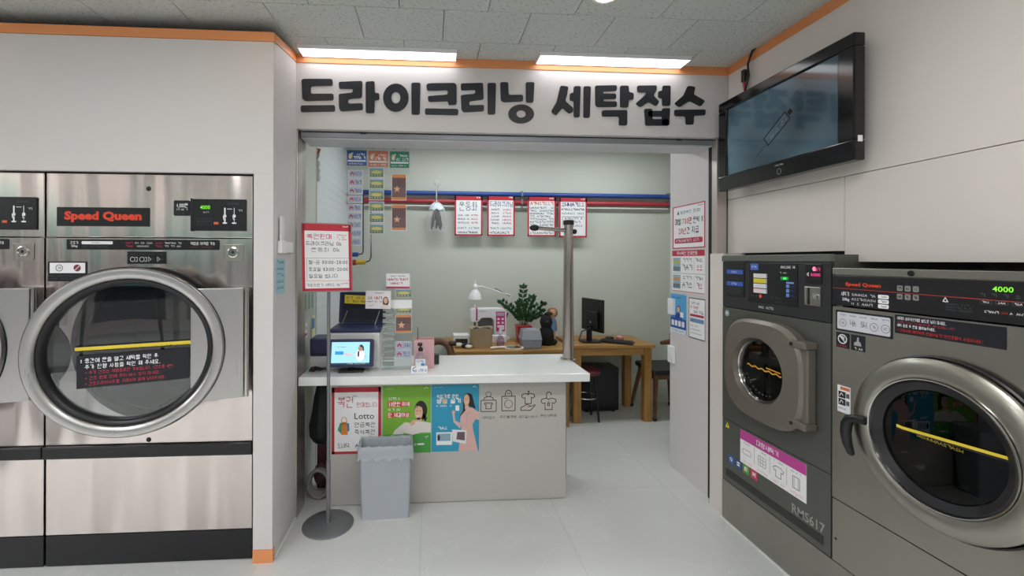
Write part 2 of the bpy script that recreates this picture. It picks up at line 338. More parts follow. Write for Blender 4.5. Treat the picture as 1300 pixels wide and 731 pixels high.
def ceil_mat():
    m, nt, p = nodes_mat('ceiling_tile'); p.inputs['Roughness'].default_value = .9
    tc = N(nt, 'ShaderNodeTexCoord'); mp = N(nt, 'ShaderNodeMapping'); mp.inputs['Scale'].default_value = (55, 110, 20); mp.inputs['Rotation'].default_value = (0, 0, .4)
    v = N(nt, 'ShaderNodeTexNoise', Scale=1.0, Detail=1.0); nt.links.new(tc.outputs['Object'], mp.inputs['Vector']); nt.links.new(mp.outputs['Vector'], v.inputs['Vector'])
    cr = N(nt, 'ShaderNodeValToRGB'); e = cr.color_ramp.elements; e[0].position = .33; e[0].color = lin('#a6aaa4'); e[1].position = .39; e[1].color = lin('#c9cdc8')
    nt.links.new(v.outputs['Fac'], cr.inputs['Fac']); nt.links.new(cr.outputs['Color'], p.inputs['Base Color'])
    return m
M_FLOOR, M_CEIL = floor_mat(), ceil_mat()
def brick_mat():
    m, nt, p = nodes_mat('painted_brick'); p.inputs['Base Color'].default_value = lin('#dfe5e6'); p.inputs['Roughness'].default_value = .6
    tc = N(nt, 'ShaderNodeTexCoord'); mp = N(nt, 'ShaderNodeMapping'); mp.inputs['Rotation'].default_value = (math.pi / 2, 0, math.pi / 2)
    sx = N(nt, 'ShaderNodeSeparateXYZ'); cx = N(nt, 'ShaderNodeCombineXYZ'); nt.links.new(tc.outputs['Object'], sx.inputs[0]); nt.links.new(sx.outputs['Y'], cx.inputs['X']); nt.links.new(sx.outputs['Z'], cx.inputs['Y'])
    b = N(nt, 'ShaderNodeTexBrick', Scale=1.0); b.inputs['Brick Width'].default_value = .2; b.inputs['Row Height'].default_value = .067; b.inputs['Mortar Size'].default_value = .006
    b.inputs['Color1'].default_value = (1, 1, 1, 1); b.inputs['Color2'].default_value = (.9, .9, .9, 1); b.inputs['Mortar'].default_value = (0, 0, 0, 1)
    nt.links.new(cx.outputs[0], b.inputs['Vector']); bp = N(nt, 'ShaderNodeBump', Strength=.8, Distance=.01); nt.links.new(b.outputs['Color'], bp.inputs['Height']); nt.links.new(bp.outputs['Normal'], p.inputs['Normal'])
    return m
M_BRICK = brick_mat()

# ------------------------------------------------------------------ frames of the real planes
CEIL = 2.69
FD = Fr((-1.867, 2.23, 0), (1, 0, 0), (0, 0, 1)); FS = Fr((0, 2.56, 0), (1, 0, 0), (0, 0, 1)); FC = Fr((0, 2.683, 0), (1, 0, 0), (0, 0, 1)); FB = Fr((0, 4.44, 0), (1, 0, 0), (0, 0, 1))
FW = Fr((1.70, 0, 0), (0, -1, 0), (0, 0, 1)); FR = Fr((1.825, 0, 0), (0, -1, 0), (0, 0, 1)); FP = Fr((1.757, 0, 0), (0, -1, 0), (0, 0, 1)); FL = Fr((-.78, 0, 0), (0, 1, 0), (0, 0, 1))

# ------------------------------------------------------------------ setting: floor, ceiling, walls
fl = struct(B().box(-3.3, 3.4, -2.7, 4.6, -.06, -.008, C('#b4b4ae', .8)).build('floor'))
TW, TD = .8, .8
b = B(); b.box(-TW / 2 + .0005, TW / 2 - .0005, -TD / 2 + .0005, TD / 2 - .0005, -.008, 0, M_FLOOR); t0 = b.build('tile', fl, origin=(0, 0, 0)); t0.location = Vector((0, 0, 0)) - ORIG['floor']
first = True
for i in range(-5, 5):
    for j in range(-4, 7):
        x, y = -.05 + TW * (i + .5), .38 + TD * (j + .5)
        if y > 4.6 or x < -3.2 or x > 3.4: continue
        t = t0 if first else t0.copy()
        if not first: COL.objects.link(t); t.parent = fl
        t.location = Vector((x, y, 0)) - ORIG['floor']; first = False
ce = struct(B().box(-3.3, 3.4, -2.7, 4.6, CEIL + .012, CEIL + .06, C('#a0a29c', .9)).build('ceiling'))
CW, CD = .42, .30
b = B(); b.frust((-CW / 2 + .002, CW / 2 - .002, -CD / 2 + .002, CD / 2 - .002), (-CW / 2 + .0008, CW / 2 - .0008, -CD / 2 + .0008, CD / 2 - .0008), 0, .012, M_CEIL)
c0 = b.build('ceiling_tile', ce, origin=(0, 0, 0)); first = True
for j in range(0, 9):
    for i in range(-8, 6):
        x, y = .06 + CW * (i + .5 * (j % 2)), 2.56 - CD * (j + .5) + .1
        if x < -3.1 or x > 2.0: continue
        t = c0 if first else c0.copy()
        if not first: COL.objects.link(t); t.parent = ce
        t.location = Vector((x, y, CEIL)) - ORIG['ceiling']; first = False
b = B(); b.box(-3.3, 3.4, -2.7, -.02 + .0, CEIL, CEIL + .012, C('#d2d4ce', .9)); b.build('ceiling_sheet', ce)
b = B(); b.box(-3.3, 3.4, 2.665, 4.6, CEIL, CEIL + .012, C('#c4c6c0', .9)); b.build('ceiling_sheet', ce)
# left cladding round the dryers
wl = stree('wall_left', (-.83, 2.2, 0), 'pale grey laminate wall cladding around the steel dryers', 'wall')
B().box(-3.3, -.78, 2.20, 2.225, 1.925, 2.578, M_WALL).build('fascia_panel', wl, bevel=.0015)
B().box(-.875, -.78, 2.20, 2.225, .066, 1.925, M_WALL).build('pillar_panel', wl, bevel=.0015)
b = B(Fr((-.78, 0, 0), (0, 1, 0), (0, 0, 1))); b.prism([(2.2255, 0), (2.56, 0), (2.56, 2.64), (2.2255, 2.585)], -.025, 0, M_WALL); b.build('side_panel', wl)
struct(B().box(-3.3, -.7765, 2.1965, 2.2245, 2.579, 2.625, M_ORANGE).build('trim_1'), 'orange edge strip above the dryer wall', 'trim')
b = B(Fr((-.78, 0, 0), (0, 1, 0), (0, 0, 1))); b.prism([(2.226, 2.587), (2.5565, 2.641), (2.5565, 2.689), (2.226, 2.629)], .0002, .0035, M_ORANGE); struct(b.build('trim_2'), 'short orange edge strip on the side of the dryer wall', 'trim')
struct(B().box(-.875, -.778, 2.198, 2.2245, 0, .065, M_ORANGE).build('trim_3'), 'small orange foot strip at the base of the dryer pillar', 'trim')
# sign wall
ws = struct(B().box(-.78, 1.825, 2.56, 2.60, 2.257, CEIL - .001, M_WALL).build('wall_sign', bevel=.001), 'pale sign fascia over the opening', 'wall')
struct(B().box(-.776, 1.821, 2.555, 2.5595, 2.64, CEIL - .001, M_ORANGE).build('trim_4'), 'orange edge strip above the sign lettering', 'trim')
struct(B().box(-.7805, -.773, 2.225, 2.56, 0, .010, C('#e6e6e2', .5)).build('baseboard_left'), 'white sealant line at the foot of the left side wall', 'trim')
# right wall: panels with open joints
wr = stree('wall_right', (1.84, 1.0, 1.5), 'beige panelled wall above the washers', 'wall')
B().box(1.825, 1.85, -2.6, 2.558, 1.876, CEIL - .001, M_WALLR).build('wall_panel', wr, bevel=.0012)
B().box(1.825, 1.85, 1.806, 2.558, 1.545, 1.873, M_WALLR).build('wall_panel', wr, bevel=.0012)
B().box(1.825, 1.85, -2.6, 1.803, 1.497, 1.873, M_WALLR).build('wall_panel', wr, bevel=.0012)
B().box(1.712, 1.85, 2.436, 2.558, 0, 1.543, M_WALLR).build('wall_panel', wr, bevel=.0012)
B().box(1.852, 1.86, -2.6, 2.558, 1.50, CEIL - .001, M_DARK).build('backing', wr)
struct(B().box(1.8205, 1.8245, -2.6, 2.554, 2.64, CEIL - .001, M_ORANGE).build('trim_5'), 'orange edge strip above the television wall', 'trim')
struct(B().box(2.62, 2.66, -2.6, 2.558, 0, CEIL - .001, C('#b0a9a0', .7)).build('wall_washers_rear'))
struct(B().box(-3.3, -.81, 3.10, 3.14, 0, CEIL - .001, C('#b0a9a0', .7)).build('wall_dryers_rear'))
# office shell
wol = struct(B().box(-.86, -.806, 2.735, 3.09, 0, CEIL - .001, M_BACK).build('wall_office_entry'))
struct(B().box(-.90, -.84, 3.145, 4.44, 0, CEIL - .001, M_BRICK).build('wall_office_left'), 'white painted brick side wall of the office', 'wall')
struct(B().box(-.90, 3.3, 4.44, 4.50, 0, CEIL - .001, M_BACK).build('wall_back'), 'pale green grey back wall of the office', 'wall')
struct(B().box(3.2, 3.26, 2.70, 4.44, 0, CEIL - .001, M_BACK).build('wall_office_right'))
struct(B().box(1.757, 1.852, 2.645, 3.083, 0, CEIL - .001, M_WALL).build('wall_partition', bevel=.002), 'short pale partition wall carrying four posters', 'wall')
struct(B().box(1.853, 3.26, 2.605, 2.645, 0, CEIL - .001, M_BACK).build('wall_office_front'))
# street side behind the viewer
wf = stree('wall_front', (0, -2.6, 0), 'shop front with glazing behind the viewer', 'wall')
B().box(-3.3, 1.85, -2.66, -2.6, 2.35, CEIL - .001, M_WALL).build('lintel', wf)
B().box(-3.3, 1.85, -2.66, -2.6, 0, .12, M_DGREY).build('sill', wf)
for x in (-3.3, -1.9, -.62, .62, 1.75): B().box(x, x + .07, -2.66, -2.6, .12, 2.35, M_BLACK).build('mullion', wf)
wg = stree('wall_far_left', (-3.32, 0, 0), 'glazed side of the shop out of view', 'wall')
B().box(-3.36, -3.3, -2.66, 3.14, 2.45, CEIL - .001, M_WALL).build('lintel', wg); B().box(-3.36, -3.3, -2.6, 3.14, 0, .10, M_DGREY).build('sill', wg); B().box(-3.36, -3.3, 1.9, 3.14, .10, 2.45, M_WALL).build('pier', wg)
for y in (-2.6, -1.6, -.55, .5, 1.55): B().box(-3.36, -3.3, y, y + .08, .10, 2.45, M_BLACK).build('mullion', wg)
struct(B().box(-14, 14, -9.0, -2.68, -.12, -.06, C('#6f6e6c', .9)).box(-14, -3.36, -2.68, 6, -.12, -.06, C('#6f6e6c', .9)).build('street_ground'), 'pale pavement outside the shop front', 'pavement')
stb = stree('wall_street', (0, -9.2, 0), 'low building across the street behind the viewer', 'building')
B().box(-14, 14, -9.5, -9.0, -.1, 5.5, C('#8f8a86', .8)).build('facade', stb)
for x in (-9, -5.5, -2, 1.5, 5, 8.5): B().box(x, x + 2.6, -9.0, -8.97, .5, 2.3, C('#2c3238', .2)).build('shop_window', stb)
stl = stree('wall_street_left', (-10, 0, 0), 'row of shops across the side street out of view', 'building')
B().box(-10.4, -10, -9, 6, -.1, 4.2, C('#b9aea8', .8)).build('facade', stl)
for y in (-8.5, -5.4, -2.3, .8, 3.9): B().box(-10, -9.97, y, y + 2.0, .4, 2.2, C('#2c3238', .2)).build('shop_window', stl)
for y in (-5.8, -.2): B(Fr((-10.0, y + 4.2, 2.75), (0, -1, 0), (.8, 0, -.3))).box(0, 4.2, 0, 1.2, -.03, .03, C('#2c8a7a', .7)).build('awning', stl)
for x in (-9.5, -2.5, 4.5): B(Fr((x, -9.0, 2.5), (1, 0, 0), (0, .8, -.3))).box(0, 5.6, 0, 1.2, -.03, .03, C('#2c8a7a', .7)).build('awning', stb)

# roller shutter: head box, guide rails
sh = thing('roller_shutter', 'grey metal roller shutter head and steel side rails framing the opening', 'shutter', (.5, 2.6, 0))
b = B(); b.box(-.765, 1.757, 2.612, 2.80, 2.215, 2.42, C('#cfd0d2', .45, 0.0)); b.build('head_box', sh, bevel=.003)
B().box(-.765, 1.757, 2.602, 2.611, 2.222, 2.252, C('#8d8f93', .4, .4)).build('bottom_slat', sh, bevel=.001)
B().box(-.765, 1.757, 2.6015, 2.6115, 2.2525, 2.2565, M_DARK).build('slot', sh)
for x in (-.42, 1.52): B().box(x, x + .035, 2.598, 2.603, 2.246, 2.256, M_BLACK).build('stop_lug', sh)
b = B(); b.box(-.805, -.772, 2.5605, 2.725, 0, 2.256, M_STEEL_JAMB); b.build('guide_rail', sh, bevel=.002)
b = B(); b.box(-.8048, -.776, 2.7255, 2.733, 0, 2.256, M_DARK); b.build('rail_slot_shade', sh)  # dark strip paints the shadow behind the left rail
b = B(); b.box(1.757, 1.82, 2.5605, 2.612, 0, 2.256, M_STEEL_JAMB); b.build('guide_rail', sh, bevel=.002)
b = B(); b.box(1.7572, 1.80, 2.6125, 2.642, 0, 2.2145, M_DARK); b.build('rail_slot_shade', sh)

# ------------------------------------------------------------------ ceiling lights
def e_mat(h, s, name): return C(h, .5, emit=s, name=name)
E_NEAR = e_mat('#fbfcff', 3.0, 'led_diffuser_soft')
E_PANEL, E_OFF, E_DOWN = e_mat('#fdfdff', PANEL_W, 'led_diffuser'), e_mat('#f6fbff', OFFICE_W, 'office_diffuser'), e_mat('#ffe2b4', DOWN_W, 'downlight_lens')
def panel_light(x0, x1, y0, y1, label, em, group):
    t = thing('ceiling_light', label, 'light', ((x0 + x1) / 2, (y0 + y1) / 2, CEIL), group)
    z = CEIL - .018; f = B()
    w = M_WHITE
    f.box(x0 - .006, x0, y0 - .006, y1 + .004, z - .002, CEIL - .0005, w); f.box(x1, x1 + .006, y0 - .006, y1 + .004, z - .002, CEIL - .0005, w)
    f.box(x0, x1, y0 - .006, y0, z - .002, CEIL - .0005, w); f.box(x0, x1, y1, y1 + .004, z - .002, CEIL - .0005, w); f.build('frame', t)
    B().box(x0, x1, y0, y1, z, z + .004, em).build('diffuser', t)
panel_light(-.735, .14, 2.45, 2.548, 'lit rectangular ceiling light above the left half of the sign', E_NEAR, 'ceiling lights')
panel_light(.625, 1.51, 2.44, 2.548, 'lit rectangular ceiling light above the right half of the sign', E_NEAR, 'ceiling lights')
panel_light(-1.9, -1.0, .55, .85, 'lit ceiling light over the left of the shop floor', E_PANEL, 'ceiling lights')
panel_light(.1, 1.0, .55, .85, 'lit ceiling light over the right of the shop floor', E_PANEL, 'ceiling lights')
panel_light(-1.9, -1.0, -1.25, -.95, 'lit ceiling light near the left shop window', E_PANEL, 'ceiling lights')
panel_light(.1, 1.0, -1.25, -.95, 'lit ceiling light near the right shop window', E_PANEL, 'ceiling lights')
panel_light(-.2, .9, 3.55, 3.85, 'lit office ceiling light over the counter side', E_OFF, 'office lights')
panel_light(1.3, 2.2, 3.55, 3.85, 'lit office ceiling light over the computer desk', E_OFF, 'office lights')
for q, (x, y) in enumerate(((-.80, 1.885), (.78, 1.885), (-2.4, 1.885))):
    t = thing('downlight', ['round warm downlight left of the sign on the ceiling edge', 'round warm downlight above the middle of the sign', 'round warm downlight over the far left dryer'][q], 'light', (x, y, CEIL), 'round downlights')
    B().lathe((x, y, CEIL), [(.060, -.0005), (.066, -.008), (.052, -.010), (.050, -.0005)], M_WHITE, 28, close=True).build('ring', t, smooth=40)
    B().lathe((x, y, CEIL), [(.0001, -.005), (.050, -.005), (.050, -.002), (.0001, -.002)], E_DOWN, 28).build('lens', t)

# ------------------------------------------------------------------ main sign lettering
LET = [  # (crop origin x, scale) then the strokes of each syllable as outlines measured on the fascia
 (375, 7.647, [[(62,128),(80,118),(360,118),(366,182),(152,188),(150,262),(372,262),(372,325),(95,332),(68,310)], [(52,376),(386,372),(388,434),(54,440)]]),
 (375, 7.647, [[(420,148),(640,138),(652,150),(648,302),(516,314),(512,358),(655,354),(657,420),(440,434),(425,400),(421,264),(555,252),(562,214),(425,214)], [(682,145),(770,140),(772,256),(815,256),(818,324),(772,324),(768,450),(684,450)]]),
 (375, 7.647, [('ring', 976, 300, 124, 136, 44, 56), [(1126,155),(1215,155),(1208,465),(1128,465)]]),
 (535, 7.647, [[(46,172),(80,160),(322,157),(341,178),(342,368),(262,372),(258,334),(68,342),(60,285),(254,270),(256,228),(54,233)], [(34,404),(358,410),(358,470),(34,464)]]),
 (535, 7.647, [[(380,162),(598,156),(604,318),(466,335),(462,374),(608,370),(606,432),(410,442),(388,420),(380,276),(520,262),(524,225),(384,230)], [(640,158),(724,158),(716,462),(642,464)]]),
 (535, 7.647, [[(764,150),(842,150),(846,274),(984,272),(986,336),(800,346),(770,328)], [(1012,150),(1096,150),(1086,348),(1014,348)], ('ring', 967, 458, 125, 92, 45, 36)]),
 (690, 6.047, [[(128,145),(190,152),(178,225),(165,262),(228,318),(226,345),(195,362),(145,315),(95,375),(55,345),(100,268)], [(230,150),(284,148),(276,388),(231,388),(230,262),(200,260),(200,204),(230,200)], [(306,150),(362,150),(354,392),(304,392)]]),
 (690, 6.047, [[(394,145),(562,142),(560,186),(458,190),(456,206),(556,206),(556,248),(460,250),(460,266),(562,266),(562,308),(412,310),(396,295)], [(586,145),(652,145),(654,196),(690,200),(690,252),(652,254),(650,312),(586,312)], [(446,334),(642,332),(640,450),(576,450),(578,382),(446,382)]]),
 (690, 6.047, [[(716,145),(868,143),(866,180),(842,222),(888,268),(862,304),(806,270),(740,312),(704,282),(780,215),(786,196),(718,196)], [(910,145),(974,145),(970,300),(908,300),(908,242),(878,238),(878,188),(910,184)], [(770,322),(832,322),(836,450),(780,452)], [(906,320),(970,318),(962,450),(904,450)], [(800,338),(940,338),(940,382),(800,382)], [(782,402),(960,402),(960,451),(782,452)]]),
 (690, 6.047, [[(1104,146),(1164,154),(1150,212),(1238,262),(1204,306),(1120,262),(1040,312),(1000,282),(1072,220)], [(1000,330),(1242,328),(1240,372),(1152,376),(1150,444),(1088,444),(1086,380),(1002,378)]]),
]
M_SIGN = C('#24262c', .38, name='sign_black')
sg = thing('sign_lettering', 'large black Korean lettering across the pale fascia above the opening', 'sign', (.5, 2.558, 2.26))
for ox, k, strokes in LET:
    b = B(FS); n = 0
    def w(x, y): return FS.hit(ox + x / k, 85 + y / k)
    for s in strokes:
        if s[0] == 'ring':
            _, cx, cy, rx, ry, ix, iy = s; q = 40
            O = [w(cx + rx * math.cos(-2 * math.pi * i / q), cy + ry * math.sin(-2 * math.pi * i / q)) for i in range(q)]; I = [w(cx + ix * math.cos(-2 * math.pi * i / q), cy + iy * math.sin(-2 * math.pi * i / q)) for i in range(q)]
            P = [(a, d, .005) for a, d in O] + [(a, d, .005) for a, d in I] + [(a, d, .0004) for a, d in O] + [(a, d, .0004) for a, d in I]
            F = []
            for i in range(q): j = (i + 1) % q; F += [(i, j, q + j, q + i), (j, i, 2 * q + i, 2 * q + j), (q + i, q + j, 3 * q + j, 3 * q + i)]
            b.add(P, F, M_SIGN)
        else:
            pts = [w(x, y) for x, y in s]; pts = fillet(pts, .012)
            b.prism(pts[::-1], .0004, .005 + .0002 * (n % 2), M_SIGN)
        n += 1
    b.build('letter', sg)

# ------------------------------------------------------------------ stainless dryers
M_STK = C('#191a22', .4, name='sticker_black'); M_YEL = C('#e8cf3e', .5, name='yellow_print'); M_LOGO = C('#e0482a', .45, emit=.0, name='logo_orange'); M_GRN = C('#6fdc28', .5, emit=.5, name='green_digits')
def grp(fr, parent, name, fn, **k):
    b = B(fr); fn(b); o = b.build(name, parent, **k)
    if name.endswith('print'): o['kind'] = 'stuff'
    return o
def make_dryer(label):
    t = thing('tumble_dryer', label, 'dryer', FD.p(.489, 0, 0), 'stainless tumble dryers')
    f = FD; W = .976
    b = B(f); b.box(.002, W - .002, .002, 1.918, -.74, -.55, M_STEEL_GREY)
    for r in ((.002, .03, .002, 1.918), (W - .03, W - .002, .002, 1.918), (.03, W - .03, .002, .03), (.03, W - .03, 1.89, 1.918)): b.box(*r, -.55, -.014, M_STEEL_GREY)
    b.build('cabinet', t)
    tp = B(f).box(0, W, 1.608, 1.92, -.012, 0, M_STEEL).build('top_panel', t, bevel=.003)
    fp = B(f).plate_hole(0, W, .594, 1.603, .492, 1.086, .352, 0, M_STEEL).build('front_panel', t)
    B(f).box(0, W, .155, .526, -.012, 0, M_STEEL).build('lower_panel', t, bevel=.003)
    B(f).box(-.004, W + .004, .531, .59, -.01, .02, M_BLACK).build('trim_bar', t, bevel=.006)
    B(f).box(0, W, .003, .151, -.012, -.001, M_BLACK).build('kick_plate', t, bevel=.003)
    for q in ((.477, 1.848), (.480, .611)): B(f).lathe((q[0], q[1], 0), [(.0001, .004), (.010, .003), (.012, 0.0005)], M_BLACK, 16).build('panel_lock', t, smooth=50)
    # drum mouth
    b = B(f); b.shell((.492, 1.086, 0), [(.351, -.001), (.351, .012), (.368, .014), (.376, .002), (.376, .0005)], M_BLACK, 56); b.build('door_gasket', t, smooth=50)
    b = B(f); b.shell((.492, 1.086, 0), [(.350, -.002), (.335, -.03), (.345, -.06), (.40, -.08), (.40, -.50), (.0001, -.53)], C('#3c3c40', .35, .9), 48); dr = b.build('drum', t, smooth=40)
    for k in range(3):
        a = 2 * math.pi * k / 3 + .5; x, y = math.cos(a), math.sin(a); p0 = (.492 + x * .398, 1.086 + y * .398)
        pts = [(p0[0] - y * .04, p0[1] + x * .04), (p0[0] + y * .04, p0[1] - x * .04), (p0[0] - x * .07, p0[1] - y * .07)]
        B(f).prism(pts, -.49, -.09, C('#55555a', .3, .9)).build('lifter', dr)
    # logo plate
    lp = B(f).box(.050, .483, 1.661, 1.754, 0, .004, M_PANEL).build('logo_plate', t, bevel=.002)
    grp(f, lp, 'lettering', lambda b: b.text('Speed Queen', .086, 1.680, .447, 1.734, .0046, M_LOGO, .05))
    # price tag next to the display
    tg = grp(f, t, 'tag_plate', lambda b: b.prism(rrect(.597, 1.716, .676, 1.792, .008), 0.0002, .0025, M_PANEL))
    def d(b): b.text('4,000원', .610, 1.757, .664, 1.778, .003, M_PAPER, .03); b.scrib(.610, 1.742, .664, 1.751, .003, M_PAPER, 7, .0012); b.scrib(.618, 1.725, .655, 1.731, .003, M_INKG, 6, .001)
    grp(f, tg, 'print', d)
    # display
    dp = B(f).box(.682, .946, 1.642, 1.800, 0, .008, M_PANEL).build('control_display', t, bevel=.003)
    B(f).box(.680, .690, 1.640, 1.802, .0005, .0095, M_BLACK).build('bezel', dp, bevel=.002)
    grp(f, dp, 'digits', lambda b: b.text('4000', .726, 1.749, .774, 1.768, .0088, M_GRN, .01))
    def d(b):
        for k in (0, 1):
            x = .845 + k * .045
            b.stroke([(x, 1.757), (x, 1.722), (x - .006, 1.714), (x - .004, 1.70), (x + .004, 1.698)], .007 if not k else .003, .0088, M_PAPER); b.ell(x, 1.716, .008, .009, .0088, M_PAPER, 12); b.stroke([(x, 1.705), (x, 1.683)], .007 if not k else .002, .0088, M_PAPER); b.ell(x, 1.681, .012, .004, .0088, M_PAPER, 12)
        b.stroke([(.856, 1.751), (.880, 1.751)], .003, .0088, M_PAPER)
        b.scrib(.86, 1.772, .93, 1.782, .0088, M_INKG, 5, .0014); b.scrib(.74, 1.73, .77, 1.737, .0088, M_PAPER, 3, .001); b.scrib(.91, 1.738, .93, 1.748, .0088, M_PAPER, 2, .0012)
        for x in (.712, .752):
            for z in (1.672, 1.690): b.stroke([(x, z), (x + .03, z), (x + .03, z + .012), (x, z + .012)], .001, .0088, M_INKG, True)
    grp(f, dp, 'print', d)
    B(f).box(.792, .815, 1.674, 1.686, .008, .010, C('#e06a50', .5)).build('button', dp, bevel=.002)
    # price strip
    st = grp(f, t, 'price_strip', lambda b: b.prism(rrect(.095, 1.547, .816, 1.597, .006), .0002, .002, M_PANEL))
    def d(b):
        b.text('건조기', .112, 1.574, .150, 1.587, .0024, M_PAPER, .02); b.text('25kg', .117, 1.557, .146, 1.569, .0024, M_PAPER, .02)
        b.poly(rrect(.165, 1.573, .310, 1.588, .005), .0024, M_PAPER); b.scrib(.21, 1.577, .25, 1.584, .0028, M_INKG, 4, .001); b.scrib(.17, 1.557, .306, 1.566, .0024, M_INKG, 16, .0012)
        for x in (.372, .512):
            b.scrib(x, 1.576, x + .035, 1.585, .0024, M_INKR, 3, .002); b.scrib(x, 1.560, x + .035, 1.569, .0024, M_INKR, 3, .002)
            b.scrib(x + .042, 1.576, x + .125, 1.585, .0024, M_PAPER, 9, .0014); b.scrib(x + .042, 1.560, x + .12, 1.569, .0024, M_PAPER, 8, .0014)
        b.text('적립금 QR적립 가능', .678, 1.572, .795, 1.587, .0024, M_PAPER, .02); b.scrib(.68, 1.558, .78, 1.563, .0024, M_INKR, 12, .001)
    grp(f, st, 'print', d)
    ic = grp(f, t, 'icon_plate', lambda b: b.box(.378, .562, 1.478, 1.538, .0002, .002, M_PANEL))
    def d(b):
        for k, x in enumerate((.403, .447, .49, .532)):
            if k < 2: b.ring(x, 1.500, .012, .012, .002, .0024, M_PAPER, 16); b.stroke([(x + .012, 1.51), (x + .022, 1.51), (x + .022, 1.49), (x + .012, 1.49)], .002, .0024, M_PAPER)
            else: b.stroke([(x - .012, 1.512), (x - .012, 1.49), (x, 1.50), (x - .012, 1.512)], .0016, .0024, M_PAPER); b.scrib(x + .002, 1.495, x + .016, 1.505, .0024, M_INKG, 2, .0014)
            b.scrib(x - .015, 1.522, x + .017, 1.528, .0024, M_INKG, 4, .0012)
    grp(f, ic, 'print', d)
    ws_ = grp(f, t, 'warning_sticker', lambda b: b.box(.010, .190, 1.392, 1.488, .0002, .002, M_PANEL))
    def d(b):
        b.rect(.018, 1.432, .182, 1.482, .0024, M_PAPER); b.ring(.062, 1.457, .017, .017, .003, .0028, M_INK, 18); b.ell(.145, 1.457, .017, .017, .0028, C('#7c2f40', .5), 18); b.scrib(.054, 1.45, .07, 1.465, .0028, M_INK, 2, .002)
        b.stroke([(.134, 1.446), (.156, 1.468)], .003, .003, M_PAPER); b.scrib(.02, 1.415, .18, 1.423, .0024, M_INKG, 18, .0012); b.scrib(.02, 1.402, .16, 1.409, .0024, M_INKG, 15, .0012)
    grp(f, ws_, 'print', d)
    cp = B(f).box(.833, .932, 1.495, 1.576, 0, .005, C('#b9b3ae', .3, 1.0)).build('coin_plate', t, bevel=.002)
    B(f).box(.836, .846, 1.50, 1.571, .005, .006, M_STEEL_GREY).build('slot_plate', cp)
    B(f).lathe((.884, 1.536, .005), [(.026, 0), (.027, .006), (.021, .008), (.018, .004), (.0001, .004)], M_CHROME, 24).build('lock', cp, smooth=40)
    grp(f, cp, 'keyhole', lambda b: b.ell(.884, 1.536, .007, .007, .0095, M_DARK, 12))
    # the door stands ajar
    ang = .32; O = f.p(.962, 0, .034); fd = Fr(O, (math.cos(ang), math.sin(ang), 0), (0, 0, 1)); ca, cb = -.47, 1.086
    b = B(fd); b.lathe((ca, cb, 0), [(.324, .004), (.366, 0), (.377, .010), (.377, .034), (.370, .043), (.345, .046), (.332, .040), (.325, .030)], M_STEEL_DOOR, 72, close=True); door = b.build('door', t, smooth=40)
    b = B(fd); b.lathe((ca, cb, 0), [(.3755, .010), (.381, .014), (.381, .022), (.3755, .026)], M_BLACK, 72, close=True); b.build('rim_seal', door, smooth=50)
    b = B(fd); b.lathe((ca, cb, 0), [(.296, -.012), (.322, -.014), (.3238, .031), (.314, .030), (.301, .016)], M_BLACK, 72, close=True); b.build('glass_gasket', door, smooth=50)
    b = B(fd); b.lathe((ca, cb, 0), [(.0001, .012), (.12, .0115), (.22, .009), (.300, .004)], M_GLASS, 64); b.build('door_glass', door, smooth=60)
    b = B(fd)
    pts = [(ca + .302 * math.cos(a), cb + .302 * math.sin(a)) for a in [math.radians(152 + 56 * i / 14) for i in range(15)]]
    pts += [(ca - .345 + .12 * math.cos(a), cb + .155 * math.sin(a)) for a in [math.radians(-70 + 140 * i / 12) for i in range(13)]]
    b.prism(pts, -.03, -.008, M_BLACK); b.build('handle_recess', door)
    b = B(fd); b.prism([(-.235, .83), (-.012, .83), (-.012, 1.362), (-.235, 1.362)], -.002, .020, M_STEEL_DOOR); b.build('hinge_plate', door, bevel=.003)
    B(fd).tube([(0, .83, .01), (0, 1.362, .01)], .011, M_CHROME, 14).build('hinge_pin', door, smooth=40)
    # glass stickers, read off the door plane
    def q4(pts, c): return [fd.hit(x, y, c) for x, y in pts]
    sk = B(fd); sk.poly(q4([(97, 494), (240, 480), (240, 441), (97, 452)], .016), .016, M_STK)
    y4 = q4([(94, 446.5), (245.5, 437.5), (245.5, 430.5), (94, 440)], .016)
    sk.poly(y4, .0165, M_STK); sk.poly([(p[0], p[1] - .0) for p in q4([(95, 445.6), (244.6, 436.3), (244.6, 431.8), (95, 441.4)], .016)], .017, M_YEL); sp = sk.build('glass_sticker', door)
    # text laid out in a sheared frame of the sticker
    A, Bq, D = [Vector((*p, 0)) for p in q4([(97, 494), (240, 480), (97, 452)], .016)]
    uu = (Bq - A); vv = (D - A)
    fk = Fr(fd.p(A.x, A.y, .0175), fd.u * uu.x + fd.v * uu.y, fd.u * vv.x + fd.v * vv.y, uu.length, vv.length); fk.n = fd.n
    b = B(fk)
    def tx(s, x0, y0, x1, y1, mat, bold): b.text(s, x0, y0, x1, y1, 0, mat, bold)
    tx('!', .035, .78, .045, .88, M_PAPER, .03); tx('중간에 문을 열고 세탁물 확인 후', .07, .77, .71, .90, M_PAPER, .02); tx('추가 진행 사항을 확인 해 주세요.', .07, .58, .73, .71, M_PAPER, .02)
    tx('* 추가 건조는 제품종료전 가능합니다. (건조중 4분)', .07, .42, .85, .52, M_INKR, .01); tx('* 건조 완료 전에 주의 버스 있지 마세요.', .07, .25, .73, .35, M_INKR, .01); tx('* 건조드라이시트를 구매하여 함께 넣어주세요.', .07, .08, .78, .18, M_INKR, .01)
    tx('건조중에는 문을 열지 마세요 문을 열면 건조가 멈춥니다 건조가 끝난 후 문을 열어 주세요', .01, 1.085, 1.0, 1.155, C('#5a5020', .6), 0)
    b.build('sticker_print', door)['kind'] = 'stuff'
    return t
d1 = make_dryer('stainless dryer with open round door and warning sticker beside the pillar')
